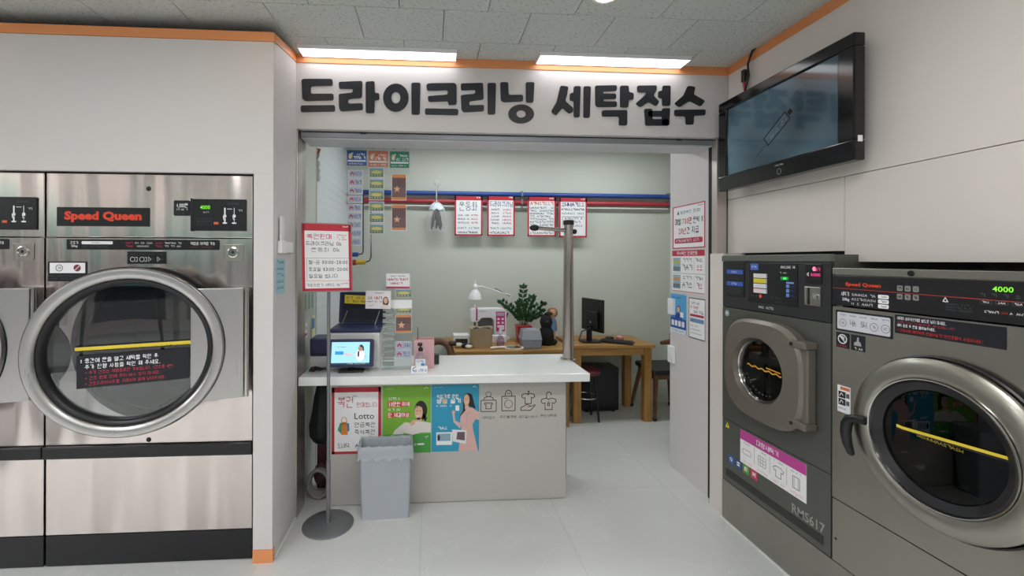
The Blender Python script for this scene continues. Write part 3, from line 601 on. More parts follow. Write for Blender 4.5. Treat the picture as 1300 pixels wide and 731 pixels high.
d2 = copytree(d1, None, (-.986, 0, 0)); d2['label'] = 'stainless dryer cut off at the left edge of the picture'

# ------------------------------------------------------------------ right hand washers
pl = B().box(1.703, 2.58, .9, 2.432, 0, .233, M_STEEL_PLINTH).build('washer_plinth', bevel=.002); tag(pl, 'low brushed steel plinth under both washers', 'plinth')
struct(B().box(1.695, 1.7028, .9, 2.435, 0, .008, C('#e0e0dc', .5)).build('baseboard_right'), 'white sealant line at the foot of the washer plinth', 'trim')
# --- graphite washer
M_GRAPH = C('#60615b', .38, .35, name='graphite', var=.01); M_GRAPH2 = C('#2c2c2e', .4, name='graphite_dark'); M_TAUPE = C('#7d766c', .38, .4, name='taupe_door'); M_PINK = C('#c4489a', .5, name='magenta_print')
w1 = thing('washing_machine', 'dark graphite washing machine with magenta label next to the steel shutter rail', 'washer', (2.05, 2.08, .234))
f = FW; A0, A1 = -2.425, -1.74
b = B(f); b.box(A0, A1, .235, 1.528, -.72, -.5, M_GRAPH)
for r in ((A0, A0 + .03, .235, 1.528), (A1 - .03, A1, .235, 1.528), (A0 + .03, A1 - .03, .235, .265), (A0 + .03, A1 - .03, 1.495, 1.528)): b.box(*r, -.5, -.015, M_GRAPH)
b.build('cabinet', w1)
B(f).box(A0 - .002, A1 + .002, 1.497, 1.53, -.015, .006, C('#6b6d66', .4, .3)).build('top_rail', w1, bevel=.003)
B(f).box(A0, A1, 1.236, 1.495, -.014, .001, M_GRAPH2).build('control_panel', w1, bevel=.003)
dca, dcb, dR = -2.094, .943, .166
B(f).plate_hole(A0, A1, .592, 1.233, dca, dcb, .192, 0, M_GRAPH).build('front_panel', w1)
B(f).box(A0, A1, .238, .588, -.014, 0, M_GRAPH).build('lower_panel', w1, bevel=.002)
b = B(f); b.shell((dca, dcb, 0), [(.191, -.001), (.187, -.05), (.24, -.07), (.24, -.45), (.0001, -.48)], C('#2a2a2d', .35, .8), 40); b.build('drum', w1, smooth=40)
# door: rounded slab with round window and hinge block on the near side
def sq(r0, n): # superellipse outline leaning to a hinge edge
    out = []
    for i in range(n):
        a = 2 * math.pi * i / n; x, y = math.cos(a), math.sin(a); k = (abs(x) ** 3.2 + abs(y) ** 3.2) ** (-1 / 3.2); out.append((x * k * r0, y * k * r0))
    return out
n = 64; b = B(f); O = [(dca + .012 + x * 1.0, dcb + y * .98) for x, y in sq(.245, n)]; I = [(dca + .168 * math.cos(2 * math.pi * i / n), dcb + .168 * math.sin(2 * math.pi * i / n)) for i in range(n)]
O2 = [(dca + .012 + x, dcb + y * .98) for x, y in sq(.262, n)]; I2 = [(dca + .158 * math.cos(2 * math.pi * i / n), dcb + .158 * math.sin(2 * math.pi * i / n)) for i in range(n)]
P = [(x, y, .058) for x, y in O] + [(x, y, .058) for x, y in I] + [(x, y, .040) for x, y in O2] + [(x, y, .004) for x, y in O2] + [(x, y, .03) for x, y in I2]
F = []
for i in range(n):
    j = (i + 1) % n; F += [(i, j, n + j, n + i), (j, i, 2 * n + i, 2 * n + j), (2 * n + j, 2 * n + i, 3 * n + i, 3 * n + j), (n + i, n + j, 4 * n + j, 4 * n + i)]
b.add(P, F, M_TAUPE); wd = b.build('door', w1, smooth=35)
b = B(f); b.box(dca + .215, dca + .29, dcb - .165, dcb + .165, .004, .045, M_TAUPE); b.build('hinge_block', wd, bevel=.006)
for y in (-.195, .165): B(f).box(dca + .20, dca + .295, dcb + y, dcb + y + .032, .002, .062, M_TAUPE).build('hinge_bracket', wd, bevel=.006)
for y in (-.18, .18): B(f).lathe((dca + .222, dcb + y, .062), [(.0001, .004), (.008, .003), (.009, 0)], M_BLACK, 12).build('hinge_bolt', wd, smooth=50)
b = B(f); b.lathe((dca, dcb, 0), [(.160, .030), (.152, .040), (.146, .030), (.150, .0), (.160, .0)], M_CHROME, 48, close=True); b.build('window_ring', wd, smooth=40)
b = B(f); b.lathe((dca, dcb, 0), [(.0001, -.055), (.10, -.05), (.13, -.03), (.148, .022)], glass('washer_glass', '#8f9692', 1.0), 48); b.build('door_glass', wd, smooth=70)
b = B(f); pts = [(dca - .10 + .225 * i / 24, dcb + .012 + .004 * math.sin(i * 1.3) - .01 * i / 24) for i in range(25)]; b.stroke(pts, .007, .026, C('#e0a53a', .5)); b.stroke([(dca + .03, dcb + .022), (dca + .12, dcb + .016)], .006, .0265, C('#e0a53a', .5)); b.build('warning_line', wd)
b = B(f)
for i in range(9): a = math.radians(200 + i * 11); b.ell(dca + .125 * math.cos(a), dcb + .125 * math.sin(a), .006, .004, .012, M_PAPER, 8)
b.build('water_marks', wd)
# control panel details
def sub(fr, px0, py0, px1, py1, c=0): return fr.rect(px0, py0, px1, py1, c)
p1 = B(f).box(-2.395, -2.245, 1.300, 1.490, .001, .004, M_BLACK).build('info_panel', w1, bevel=.001)
def d(b):
    for z in (1.438, 1.372): b.rect(-2.385, z - .012, -2.256, z + .012, .0046, C('#3d62c0', .4)); b.scrib(-2.345, z - .006, -2.30, z + .006, .005, M_PAPER, 3, .0016)
    for z in (1.408, 1.398, 1.345, 1.335, 1.325, 1.315): b.scrib(-2.38, z, -2.27, z + .007, .0046, M_INKG, 12, .0012)
grp(f, p1, 'print', d)
p2 = B(f).box(-2.215, -1.905, 1.283, 1.487, .001, .004, M_BLACK).build('program_panel', w1, bevel=.001)
def d(b):
    b.rect(-2.20, 1.452, -2.145, 1.485, .0046, C('#4a70cc', .4)); b.scrib(-2.19, 1.464, -2.155, 1.474, .005, M_PAPER, 3, .0014)
    for k, h in enumerate(('#e8e4e6', '#e8d440', '#ece8ec', '#f0dcdc')): b.rect(-2.178, 1.412 - k * .026, -2.085, 1.434 - k * .026, .0046, C(h, .5)); b.rect(-2.092, 1.412 - k * .026, -2.085, 1.434 - k * .026, .005, C('#9aa0c8', .5))
    b.scrib(-2.0, 1.464, -1.918, 1.476, .0046, M_PAPER, 8, .0028); b.scrib(-2.005, 1.438, -1.955, 1.446, .0046, M_PAPER, 5, .0014)
    b.rect(-2.0, 1.408, -1.955, 1.424, .0046, C('#0f7a2a', .4, emit=.6)); b.text('88', -1.985, 1.411, -1.966, 1.421, .005, C('#52e070', .4, emit=1.2))
    b.rect(-1.968, 1.392, -1.924, 1.400, .0046, C('#7fa8e0', .5))
    for k in range(3): b.rect(-1.968, 1.372 - k * .022, -1.95, 1.388 - k * .022, .0046, C('#6f94d8', .5)); b.scrib(-1.945, 1.375 - k * .022, -1.92, 1.384 - k * .022, .0046, M_INKB, 3, .0014)
    b.ell(-2.13, 1.318, .010, .010, .0046, C('#e0604a', .4), 14); b.scrib(-2.19, 1.314, -2.145, 1.322, .0046, M_INKG, 5, .0014); b.scrib(-2.10, 1.308, -2.0, 1.322, .0046, M_INKG, 5, .0018); b.scrib(-2.03, 1.293, -1.99, 1.30, .0046, M_INKG, 4, .0012)
grp(f, p2, 'print', d)
grp(f, w1, 'maker_lettering', lambda b: b.scrib(-2.145, 1.256, -2.045, 1.268, .0015, M_PAPER, 8, .0024))
p3 = B(f).box(-1.866, -1.785, 1.300, 1.385, .001, .006, C('#a8a49c', .3, 1.0)).build('coin_slot', w1, bevel=.002)
B(f).box(-1.846, -1.838, 1.305, 1.38, .006, .0075, M_DARK).build('slot', p3); B(f).box(-1.862, -1.85, 1.305, 1.38, .006, .008, M_CHROME).build('slot_guide', p3, bevel=.001)
B(f).lathe((-1.805, 1.345, .006), [(.014, 0), (.014, .008), (.008, .009), (.007, .004), (.0001, .004)], M_CHROME, 20).build('coin_lock', p3, smooth=40)
p4 = B(f).box(-1.862, -1.78, 1.398, 1.487, .001, .005, C('#1a1418', .3)).build('payment_display', w1, bevel=.002)
def d(b):
    b.ell(-1.815, 1.465, .009, .010, .0056, C('#f07aa0', .4, emit=.8), 12); b.scrib(-1.835, 1.455, -1.785, 1.470, .0056, C('#d0407a', .4, emit=.5), 5, .002); b.text('8.0000', -1.832, 1.432, -1.785, 1.446, .0056, C('#c83a78', .4, emit=.7), .02); b.scrib(-1.832, 1.42, -1.785, 1.426, .0056, M_INKG, 6, .001)
    b.stroke([(-1.852, 1.44), (-1.844, 1.448), (-1.844, 1.432), (-1.852, 1.44)], .003, .0056, M_PAPER)
grp(f, p4, 'print', d)
b = B(f); b.ring(-2.386, 1.200, .018, .018, .018, .001, C('#9fb4b8', .4), 16); b.poly([(-2.392, 1.192), (-2.378, 1.200), (-2.392, 1.210)], .0014, M_PAPER); b.build('open_sticker', w1)
# magenta label
a0, b0, a1, b1 = -2.277, .40, -1.857, .578
lb = B(f).box(a0, a1, b0, b1, .0003, .0012, M_PAPER).build('program_label', w1)
def d(b):
    b.rect(a0, b1 - .052, a1, b1, .0016, M_PINK); b.text('대형세탁기', a0 + .12, b1 - .039, a0 + .265, b1 - .013, .002, M_PAPER, .02)
    for k in range(4):
        x = a0 + .012 + k * .104; b.scrib(x + .012, b1 - .068, x + .07, b1 - .060, .0016, M_INKG, 6, .0012); b.scrib(x + .008, b0 + .008, x + .08, b0 + .020, .0016, C('#e8a0bc', .5), 6, .0016)
        if k: b.stroke([(x - .012, b0 + .03), (x - .012, b1 - .06)], .0015, .0016, M_INKG)
        y = (b0 + b1) / 2 - .022
        if k == 0: b.stroke(rrect(x + .008, y - .012, x + .068, y + .014, .008, 3), .002, .0016, M_INKG, True)
        elif k == 1:
            b.stroke(rrect(x + .016, y - .024, x + .066, y + .024, .004, 2), .002, .0016, M_INKG, True)
            for q in (-.008, .008): b.stroke([(x + .018, y + q), (x + .064, y + q)], .002, .0016, M_INKG)
            for q in (.030, .046): b.stroke([(x + q, y - .022), (x + q, y + .022)], .0016, .0016, M_INKG)
        elif k == 2: b.stroke([(x + .026, y - .028), (x + .058, y - .028), (x + .058, y + .004), (x + .068, y), (x + .074, y + .014), (x + .056, y + .024), (x + .028, y + .024), (x + .010, y + .014), (x + .016, y), (x + .026, y + .004)], .003, .0016, M_INKG, True)
        else: b.stroke(rrect(x + .022, y - .028, x + .060, y + .026, .003, 2), .003, .0016, M_INKG, True); b.stroke([(x + .03, y - .026), (x + .03, y + .024)], .0016, .0016, M_INKG); b.stroke([(x + .052, y - .026), (x + .052, y + .024)], .0016, .0016, M_INKG)
grp(f, lb, 'print', d)
for k, h in enumerate(('#2c5fa8', '#2a5590', '#6f9a3a', '#d0405e')):
    x = -2.372 + k * .058; q = B(f).box(x, x + .046, .352 - .0, .400, .0003, .0012, C(h, .4)).build('badge_sticker', w1)
    grp(f, q, 'print', lambda b, x=x, k=k: (b.text(('Q', '=', 'E', 'M')[k], x + .012, .366, x + .034, .388, .0016, M_PAPER, .03)))
b = B(f); b.poly([(-2.398, .545), (-2.364, .545), (-2.381, .576)], .0008, M_YEL); b.rect(-2.383, .551, -2.379, .566, .0012, M_INK); b.build('hazard_sticker', w1)
grp(f, w1, 'model_lettering', lambda b: b.text('RMS617', -1.935, .318, -1.765, .362, .0012, C('#b0b0a8', .4, .4), .012))
B(f).prism(rrect(-2.392, .252, -1.772, .300, .012), .0005, .0015, C('#333431', .5)).build('vent_strip', w1) if False else B(f).box(-2.392, -1.772, .268, .308, .0005, .0025, C('#2f302d', .5)).build('vent_strip', w1, bevel=.001)

# --- steel washer
w2 = thing('washing_machine', 'steel front loading washer with large round door at the right edge', 'washer', (2.05, 1.37, .234))
A0, A1 = -1.732, -1.008
b = B(f); b.box(A0, A1, .235, 1.468, -.78, -.55, M_STEEL_GREY)
for r in ((A0, A0 + .03, .235, 1.468), (A1 - .03, A1, .235, 1.468), (A0 + .03, A1 - .03, .235, .265), (A0 + .03, A1 - .03, 1.44, 1.468)): b.box(*r, -.55, -.015, M_STEEL_GREY)
b.build('cabinet', w2)
B(f).box(A0, A1, 1.443, 1.471, -.014, .002, M_STEEL_GREY).build('top_rail', w2, bevel=.002)
cp = B(f).box(A0, A1, 1.316, 1.440, -.014, .003, M_PANEL).build('control_panel', w2, bevel=.002)
dca, dcb = -1.325, .893
B(f).plate_hole(A0, A1, .504, 1.310, dca, dcb, .215, 0, M_STEEL_GREY).build('front_panel', w2)
B(f).box(A0, A1, .238, .500, -.014, 0, M_STEEL_GREY).build('lower_panel', w2, bevel=.002)
B(f).lathe((-1.43, 1.457, .002), [(.0001, .006), (.009, .005), (.011, 0)], M_BLACK, 14).build('panel_lock', w2, smooth=50)
B(f).lathe((-1.715, .335, 0), [(.0001, .002), (.004, .002), (.005, 0)], M_DARK, 10).build('screw', w2, smooth=50)
b = B(f); b.shell((dca, dcb, 0), [(.214, -.001), (.205, -.05), (.29, -.08), (.29, -.50), (.0001, -.53)], C('#232326', .35, .8), 44); b.build('drum', w2, smooth=40)
b = B(f); b.lathe((dca, dcb, 0), [(.284, .002), (.290, .014), (.285, .018), (.278, .004)], M_BLACK, 64, close=True); b.build('door_gasket', w2, smooth=40)
b = B(f); b.lathe((dca, dcb, 0), [(.206, .006), (.268, .012), (.281, .024), (.281, .036), (.270, .047), (.232, .052), (.214, .046), (.206, .034)], M_STEEL_GREY, 80, close=True); wd = b.build('door', w2, smooth=40)
b = B(f); b.lathe((dca, dcb, 0), [(.214, .047), (.2125, .0515), (.209, .050), (.206, .040)], M_CHROME, 72, close=True); b.build('chrome_rim', wd, smooth=50)
b = B(f); b.lathe((dca, dcb, 0), [(.1, .0), (.206, .042), (.200, .044), (.176, .030), (.170, -.03), (.18, -.03)][1:], M_BLACK, 64, close=True); b.build('glass_gasket', wd, smooth=40)
b = B(f); b.lathe((dca, dcb, 0), [(.0001, -.06), (.11, -.055), (.15, -.03), (.172, .024)], glass('washer_glass_b', '#6f7573', .9), 64); b.build('door_glass', wd, smooth=70)
b = B(f); b.tube([(-1.540, .893, .056), (-1.570, .893, .062), (-1.592, .884, .066), (-1.603, .860, .068), (-1.606, .825, .068), (-1.600, .785, .067), (-1.588, .752, .064), (-1.584, .744, .062)], [.015, .016, .018, .019, .018, .016, .012, .006], M_BLACK, 12)
b.build('door_handle', wd, smooth=50)
b = B(f); t0, t1 = f.hit(1138, 539.5, .031), f.hit(1284, 583, .031); b.stroke([t0, (t0[0] + .02, t0[1] - .002), t1], .010, .031, M_YEL); b.stroke([(t0[0], t0[1] - .009), (t1[0], t1[1] - .010)], .006, .0305, M_STK)
b.build('warning_tape', wd)
b = B(f); b.scrib(dca - .06, (t0[1] + t1[1]) / 2 - .024, dca + .07, (t0[1] + t1[1]) / 2 - .014, .0308, C('#b09a3a', .5), 12, .0016); b.build('tape_print', wd)
def d(b):
    R_ = C('#b03a2a', .5)
    b.text('Speed Queen', -1.672, 1.395, -1.532, 1.414, .0036, M_LOGO, .035); b.stroke([(A0 + .004, 1.388), (A1 - .004, 1.381)], .0022, .0034, R_)
    b.rect(-1.70, 1.320, -1.49, 1.382, .0036, M_STK); b.text('세탁기', -1.69, 1.357, -1.655, 1.374, .004, M_PAPER, .02); b.text('20kg', -1.685, 1.335, -1.655, 1.35, .004, M_PAPER, .02)
    for k in range(3): z = 1.360 - k * .018; b.scrib(-1.645, z, -1.55, z + .010, .004, M_PAPER, 9, .0014); b.poly(rrect(-1.542, z - .002, -1.503, z + .013, .005), .004, M_PAPER); b.scrib(-1.53, z + .002, -1.51, z + .009, .0044, M_INK, 3, .0012)
    for i in range(3):
        for z in (1.392, 1.362): x = -1.475 + i * .026; b.poly(rrect(x, z, x + .019, z + .020, .004), .0038, C('#8d8d88', .4)); b.scrib(x + .004, z + .006, x + .016, z + .014, .0042, M_INK, 2, .002)
    b.text('4000', -1.206, 1.409, -1.158, 1.425, .004, C('#7be02c', .4, emit=.55), .012)
    for k in range(5): x = -1.235 + k * .027; b.scrib(x, 1.392, x + .014, 1.402, .004, M_INKG, 1, .002)
    b.stroke([(-1.333, 1.367), (-1.319, 1.367), (-1.326, 1.38), (-1.333, 1.367)], .003, .004, M_PAPER)
    for k in range(3): b.scrib(-1.325, 1.357 - k * .009, -1.255, 1.362 - k * .009, .004, M_INKG, 10, .001)
    for k in range(4): x = -1.235 + k * .037; b.stroke(rrect(x, 1.370, x + .028, 1.381, .004, 2), .0012, .004, M_INKG, True); b.scrib(x + .005, 1.373, x + .023, 1.378, .004, M_PAPER, 3, .0012)
    b.scrib(-1.225, 1.343, -1.19, 1.35, .004, M_PAPER, 5, .0012); b.scrib(-1.186, 1.343, -1.17, 1.35, .004, R_, 2, .0014); b.scrib(-1.166, 1.343, -1.13, 1.35, .004, M_PAPER, 5, .0012)
grp(f, cp, 'print', d)
s1 = B(f).box(-1.716, -1.492, 1.212, 1.296, .0003, .0015, M_STK).build('guide_sticker', w2)
def d(b):
    b.poly(rrect(-1.709, 1.219, -1.499, 1.289, .006), .002, C('#d8d8e0', .45))
    for k in range(5):
        x = -1.69 + k * .042; b.scrib(x - .008, 1.275, x + .02, 1.281, .0024, M_INKG, 4, .0012)
        if k in (0, 3, 4): b.ring(x + .006, 1.246, .016, .016, .0018, .0024, M_INKG, 16)
        else: b.scrib(x - .004, 1.236, x + .022, 1.262, .0024, M_INKG, 2, .0018)
        b.scrib(x, 1.24, x + .014, 1.252, .0024, M_INKG, 2, .0012)
grp(f, s1, 'print', d)
s2 = B(f).box(-1.484, -1.176, 1.238, 1.305, .0003, .0015, M_STK).build('notice_sticker', w2)
def d(b):
    b.text('세제와 섬유유연제를 별도로 넣지 마세요.', -1.476, 1.288, -1.325, 1.299, .002, M_PAPER, .025); b.text('세탁기에 자동으로 투입됩니다', -1.476, 1.276, -1.30, 1.283, .002, M_INKR, .01)
    b.text('세탁 종료 후 문을 열어놓으세요.', -1.476, 1.263, -1.355, 1.273, .002, M_PAPER, .025); b.text('* 다음사람 배려하며 문열어놓기! 만원호텔식 사용하세요!', -1.476, 1.246, -1.23, 1.256, .002, C('#d03030', .5), .01)
grp(f, s2, 'print', d)
for k, (x, red) in enumerate(((-1.714, 1), (-1.650, 0))):
    q = B(f).box(x, x + .056, 1.142, 1.204, .0003, .0015, M_STK).build('symbol_sticker', w2)
    def d(b, x=x, red=red):
        if red: b.ring(x + .028, 1.178, .020, .020, .004, .002, M_PAPER, 20); b.stroke([(x + .015, 1.19), (x + .041, 1.166)], .004, .002, M_PAPER); b.scrib(x + .02, 1.168, x + .038, 1.188, .002, M_PAPER, 1, .004); b.scrib(x + .005, 1.146, x + .05, 1.153, .002, M_RED, 5, .0016)
        else: b.poly([(x + .012, 1.162), (x + .044, 1.162), (x + .040, 1.176), (x + .033, 1.18), (x + .033, 1.196), (x + .026, 1.196), (x + .024, 1.178), (x + .014, 1.174)], .002, C('#b0b0b4', .5)); b.scrib(x + .006, 1.146, x + .05, 1.155, .002, M_PAPER, 5, .0018)
    grp(f, q, 'print', d)
s3 = B(f).box(-1.708, -1.652, .875, .985, .0003, .0012, M_PAPER).build('caution_sticker', w2)
def d(b):
    b.rect(-1.695, .968, -1.655, .980, .0016, C('#d06a3a', .5))
    for k in range(2): z = .935 - k * .03; b.rect(-1.703, z, -1.672, z + .026, .0016, M_INK); b.stroke([(-1.698, z + .006), (-1.69, z + .020), (-1.682, z + .01)], .003, .002, M_PAPER); b.rect(-1.67, z + .004, -1.656, z + .022, .0016, M_INKG)
    b.scrib(-1.703, .888, -1.66, .895, .0016, M_INKB, 5, .0014)
grp(f, s3, 'print', d)

# ------------------------------------------------------------------ television
ft = Fr((1.715, 0, 0), (0, -1, 0), (0, 0, 1)); tv = thing('television', 'black flat television hung on the right wall above the graphite washer', 'television', (1.77, 2.065, 1.912))
a0, a1, b0, b1 = -2.49, -1.655, 1.912, 2.434
M_TV = C('#101114', .12, name='gloss_black')
b = B(ft); s0, s1_, t0_, t1_ = a0 + .07, a1 - .075, b0 + .085, b1 - .055
b.box(a0, a1, b0, t0_, -.05, 0, M_TV).box(a0, a1, t1_, b1, -.05, 0, M_TV).box(a0, s0, t0_, t1_, -.05, 0, M_TV).box(s1_, a1, t0_, t1_, -.05, 0, M_TV).box(s0, s1_, t0_, t1_, -.05, -.012, M_TV); b.build('bezel', tv, bevel=.006)
B(ft).box(a0 + .05, a1 - .05, b0 + .04, b1 - .04, -.075, -.05, M_BLACK).build('back_cover', tv, bevel=.008)
B(ft).box(-2.16, -1.96, 2.05, 2.3, -.11, -.0755, M_BLACK).build('wall_bracket', tv)
m, nt, p = nodes_mat('tv_picture'); p.inputs['Base Color'].default_value = (.005, .006, .008, 1); p.inputs['Roughness'].default_value = .08
tcn = N(nt, 'ShaderNodeTexCoord'); nn = N(nt, 'ShaderNodeTexNoise', Scale=2.4, Detail=1.0); cr = N(nt, 'ShaderNodeValToRGB'); e = cr.color_ramp.elements; e[0].position = .35; e[0].color = lin('#26333a'); e[1].position = .7; e[1].color = lin('#4f6873')
nt.links.new(tcn.outputs['Object'], nn.inputs['Vector']); nt.links.new(nn.outputs['Fac'], cr.inputs['Fac']); nt.links.new(cr.outputs['Color'], p.inputs['Emission Color']); p.inputs['Emission Strength'].default_value = .55
scn = B(ft).rect(s0, t0_, s1_, t1_, -.0115, m).build('screen', tv)
def d(b):
    q = C('#0a0e10', .2); k = .0111
    def rot(x, y): c, s = math.cos(.62), math.sin(.62); return (-2.06 + x * c - y * s, 2.165 + x * s + y * c)
    b.stroke([rot(-.09, -.026), rot(.075, -.026), rot(.075, .026), rot(-.09, .026)], .006, -k, q, True); b.stroke([rot(-.075, -.016), rot(.06, -.016), rot(.06, .016), rot(-.075, .016)], .003, -k, C('#4a5c64', .2, emit=.2), True)
    b.poly([rot(.082, -.012), rot(.105, -.012), rot(.105, .012), rot(.082, .012)], -k, q); b.stroke([rot(-.18, -.01), rot(-.10, -.01)], .003, -k, q)
    for i in range(3): b.scrib(*rot(-.06 + i * .04, -.012), *[v + .02 for v in rot(-.06 + i * .04, -.008)], -k, C('#54666e', .3, emit=.2), 1, .004)
grp(ft, scn, 'picture_icon', d)
b = B(ft); b.ring(-2.035, b0 + .030, .013, .015, .0022, .0006, C('#9aa0a4', .3), 24); b.build('power_ring', tv)
grp(ft, tv, 'maker_lettering', lambda b: b.scrib(-2.06, b0 + .058, -2.008, b0 + .066, .0006, C('#b8bcc0', .4), 7, .0016))
B(ft).box(a1 + .0005, a1 + .002, b0 + .075, b0 + .10, -.035, -.015, M_PAPER).build('side_label', tv)
cb_ = thing('power_cable', 'black cable with red plug running up the wall from the television top', 'cable', (1.79, 2.35, 2.43))
B().tube([(1.80, 2.37, 2.42), (1.795, 2.375, 2.47), (1.79, 2.34, 2.55), (1.80, 2.36, 2.62), (1.81, 2.34, 2.685), (1.815, 2.30, 2.70)], .006, M_BLACK, 8).build('cord', cb_, smooth=60)
B().box(1.788, 1.815, 2.375, 2.40, 2.53, 2.60, M_BLACK).build('adapter', cb_, bevel=.004)
B().tube([(1.80, 2.388, 2.53), (1.802, 2.385, 2.48)], [.009, .007], C('#b8283c', .4), 8).build('plug', cb_, smooth=50)
B().tube([(1.802, 2.385, 2.48), (1.803, 2.37, 2.44), (1.80, 2.36, 2.40)], .005, M_BLACK, 8).build('cord', cb_, smooth=50)

# ------------------------------------------------------------------ counter
ct = thing('service_counter', 'white topped reception counter with a grey front in the opening', 'counter', (.1, 2.85, 0))
B().box(-.768, .965, 2.57, 3.12, .765, .815, M_SLAB).build('worktop', ct, bevel=.004)
B().box(-.609, .851, 2.683, 2.705, .004, .764, M_BODY).build('front_panel', ct, bevel=.001)
B().box(.831, .851, 2.706, 3.04, .004, .764, M_BODY).build('side_panel', ct, bevel=.001)
B().box(-.609, -.589, 2.706, 3.04, .004, .764, M_BODY).build('side_panel', ct, bevel=.001)
# steel pole standing through the worktop
po = thing('steel_pole', 'upright steel pole with a short crossbar at the counter corner', 'pole', (.948, 2.95, 0))
B().tube([(.990, 2.95, 0), (.990, 2.95, .005)], .03, M_POLE, 20).build('foot', po) if False else None
B().tube([(.938, 2.98, .0), (.938, 2.98, .763)], .012, M_POLE, 16).build('lower_post', po, smooth=40)
px_ = .952
B().tube([(px_, 2.95, .816), (px_, 2.95, 1.75)], [.038, .031], M_POLE, 24).build('post', po, smooth=40)
B().lathe((px_, 2.95, .8155), [(.055, 0), (.055, .006), (.040, .010), (.040, 0)], M_CHROME, 24, close=True).build('flange', po, smooth=40)
B().tube([(px_, 2.95, 1.745), (px_, 2.95, 1.778)], .037, M_BLACK, 20).build('end_cap', po, smooth=40, bevel=.004)
B().tube([(.735, 2.945, 1.722), (.925, 2.947, 1.708)], .013, M_POLE, 12).build('crossbar', po, smooth=40)
B().ball((.712, 2.945, 1.724), (.036, .022, .022), M_BLACK).build('crossbar_cap', po, smooth=60); B().ball((.995, 2.95, 1.70), (.016, .016, .018), M_BLACK).build('crossbar_cap', po, smooth=60)

def sheet(name, label, cat, fr, a0, b0, a1, b1, base, draw, group=None, c=.0008, t=.0016, parent=None):
    o = thing(name, label, cat, fr.p((a0 + a1) / 2, b0, c), group)
    B(fr).box(a0, a1, b0, b1, c, c + t, base).build('sheet', o)
    q = Fr(fr.p(a0, b0, c + t), fr.u, fr.v, a1 - a0, b1 - b0)
    bb = B(q); draw(bb)
    if bb.v: bb.build('print', o)['kind'] = 'stuff'
    return o
Z1, Z2, Z3, Z4 = .0004, .0008, .0012, .0016
def red_frame(b, w=.06, top=.10):
    b.rect(0, 0, 1, w * .7, Z1, M_RED); b.rect(0, 1 - top, 1, 1, Z1, M_RED); b.rect(0, 0, w, 1, Z1, M_RED); b.rect(1 - w, 0, 1, 1, Z1, M_RED)
def d(b):
    red_frame(b, .055, .075)
    b.text('복권', .12, .70, .44, .86, Z1, M_INKR, .0); b.text('판매합니다', .50, .70, .93, .77, Z1, M_INKR, .0); b.scrib(.42, .855, .52, .875, Z1, M_INKG, 4, .0014)
    b.text('Lotto', .46, .52, .86, .61, Z1, M_INK, .005); b.text('연금복권', .46, .40, .88, .47, Z1, M_INK, .005); b.text('즉석복권', .46, .29, .88, .36, Z1, M_INK, .005); b.text('도내닥', .12, .09, .36, .16, Z1, M_INK, .005); b.scrib(.48, .09, .90, .15, Z1, M_INK, 5, .004)
    b.poly([(.12, .36), (.20, .30), (.24, .46), (.17, .47)], Z1, C('#3f9a6a', .5)); b.poly([(.27, .30), (.36, .35), (.35, .46), (.28, .47)], Z1, C('#3a7fb0', .5)); b.poly([(.19, .29), (.33, .29), (.30, .48), (.21, .48)], Z2, C('#e08a3a', .5)); b.ring(.25, .50, .06, .06, (.015, .011), Z2, C('#e0a040', .5), 20)
sheet('lottery_poster', 'red bordered hand lettered lottery poster behind the waste bin', 'poster', FC, -.600, .316, -.303, .722, M_PAPER, d, 'counter front posters')
SK = C('#e2b49a', .6, name='printed_skin'); HR = C('#2a2220', .6, name='printed_hair')
def d(b):
    b.rect(0, 0, 1, .28, Z1, C('#4a9e44', .5)); b.scrib(.04, .945, .22, .965, Z1, C('#b8d890', .5), 7, .0014); b.stroke([(.86, .955), (.90, .975), (.95, .955)], .003, Z1, M_PAPER)
    b.scrib(.12, .795, .36, .83, Z1, M_PAPER, 6, .003); b.rect(.10, .69, .56, .77, Z1, C('#d8423a', .5)); b.text('10만원 이체', .115, .70, .55, .76, Z2, M_PAPER, .035)
    b.scrib(.12, .63, .36, .665, Z1, M_PAPER, 6, .003); b.rect(.10, .53, .56, .605, Z1, C('#d8423a', .5)); b.text('단 체결이상', .115, .54, .55, .597, Z2, M_PAPER, .035)
    b.poly([(.20, .28), (.26, .35), (.46, .46), (.60, .44), (.70, .49), (.86, .46), (1, .44), (1, .30), (.80, .30), (.62, .27), (.45, .30), (.40, .28)], Z2, C('#e4ded8', .5))
    b.ell(.79, .63, .135, .145, Z2, HR, 24); b.poly([(.84, .60), (.92, .52), (.90, .46), (.84, .50)], Z2, HR); b.ell(.745, .605, .085, .115, Z3, SK, 24); b.poly([(.70, .52), (.80, .52), (.82, .46), (.70, .47)], Z3, SK); b.poly([(.56, .44), (.64, .50), (.69, .48), (.66, .42), (.58, .40)], Z3, SK); b.stroke([(.70, .555), (.73, .545), (.765, .56)], .003, Z4, M_PAPER); [b.ell(x, .625, .012, .008, Z4, HR, 8) for x in (.71, .775)]
    b.poly([(.69, .66), (.74, .70), (.83, .67), (.80, .735), (.72, .73)], Z4, HR); b.rect(.72, .115, .86, .14, Z2, M_PAPER); b.text('농협', .60, .11, .70, .145, Z2, M_PAPER, .02); b.stroke([(.87, .23), (.94, .25), (.90, .21)], .0025, Z2, M_PAPER)
sheet('bank_poster', 'green poster of a smiling woman in white behind the bin', 'poster', FC, -.292, .313, .002, .726, C('#7cb43a', .5), d, 'counter front posters')
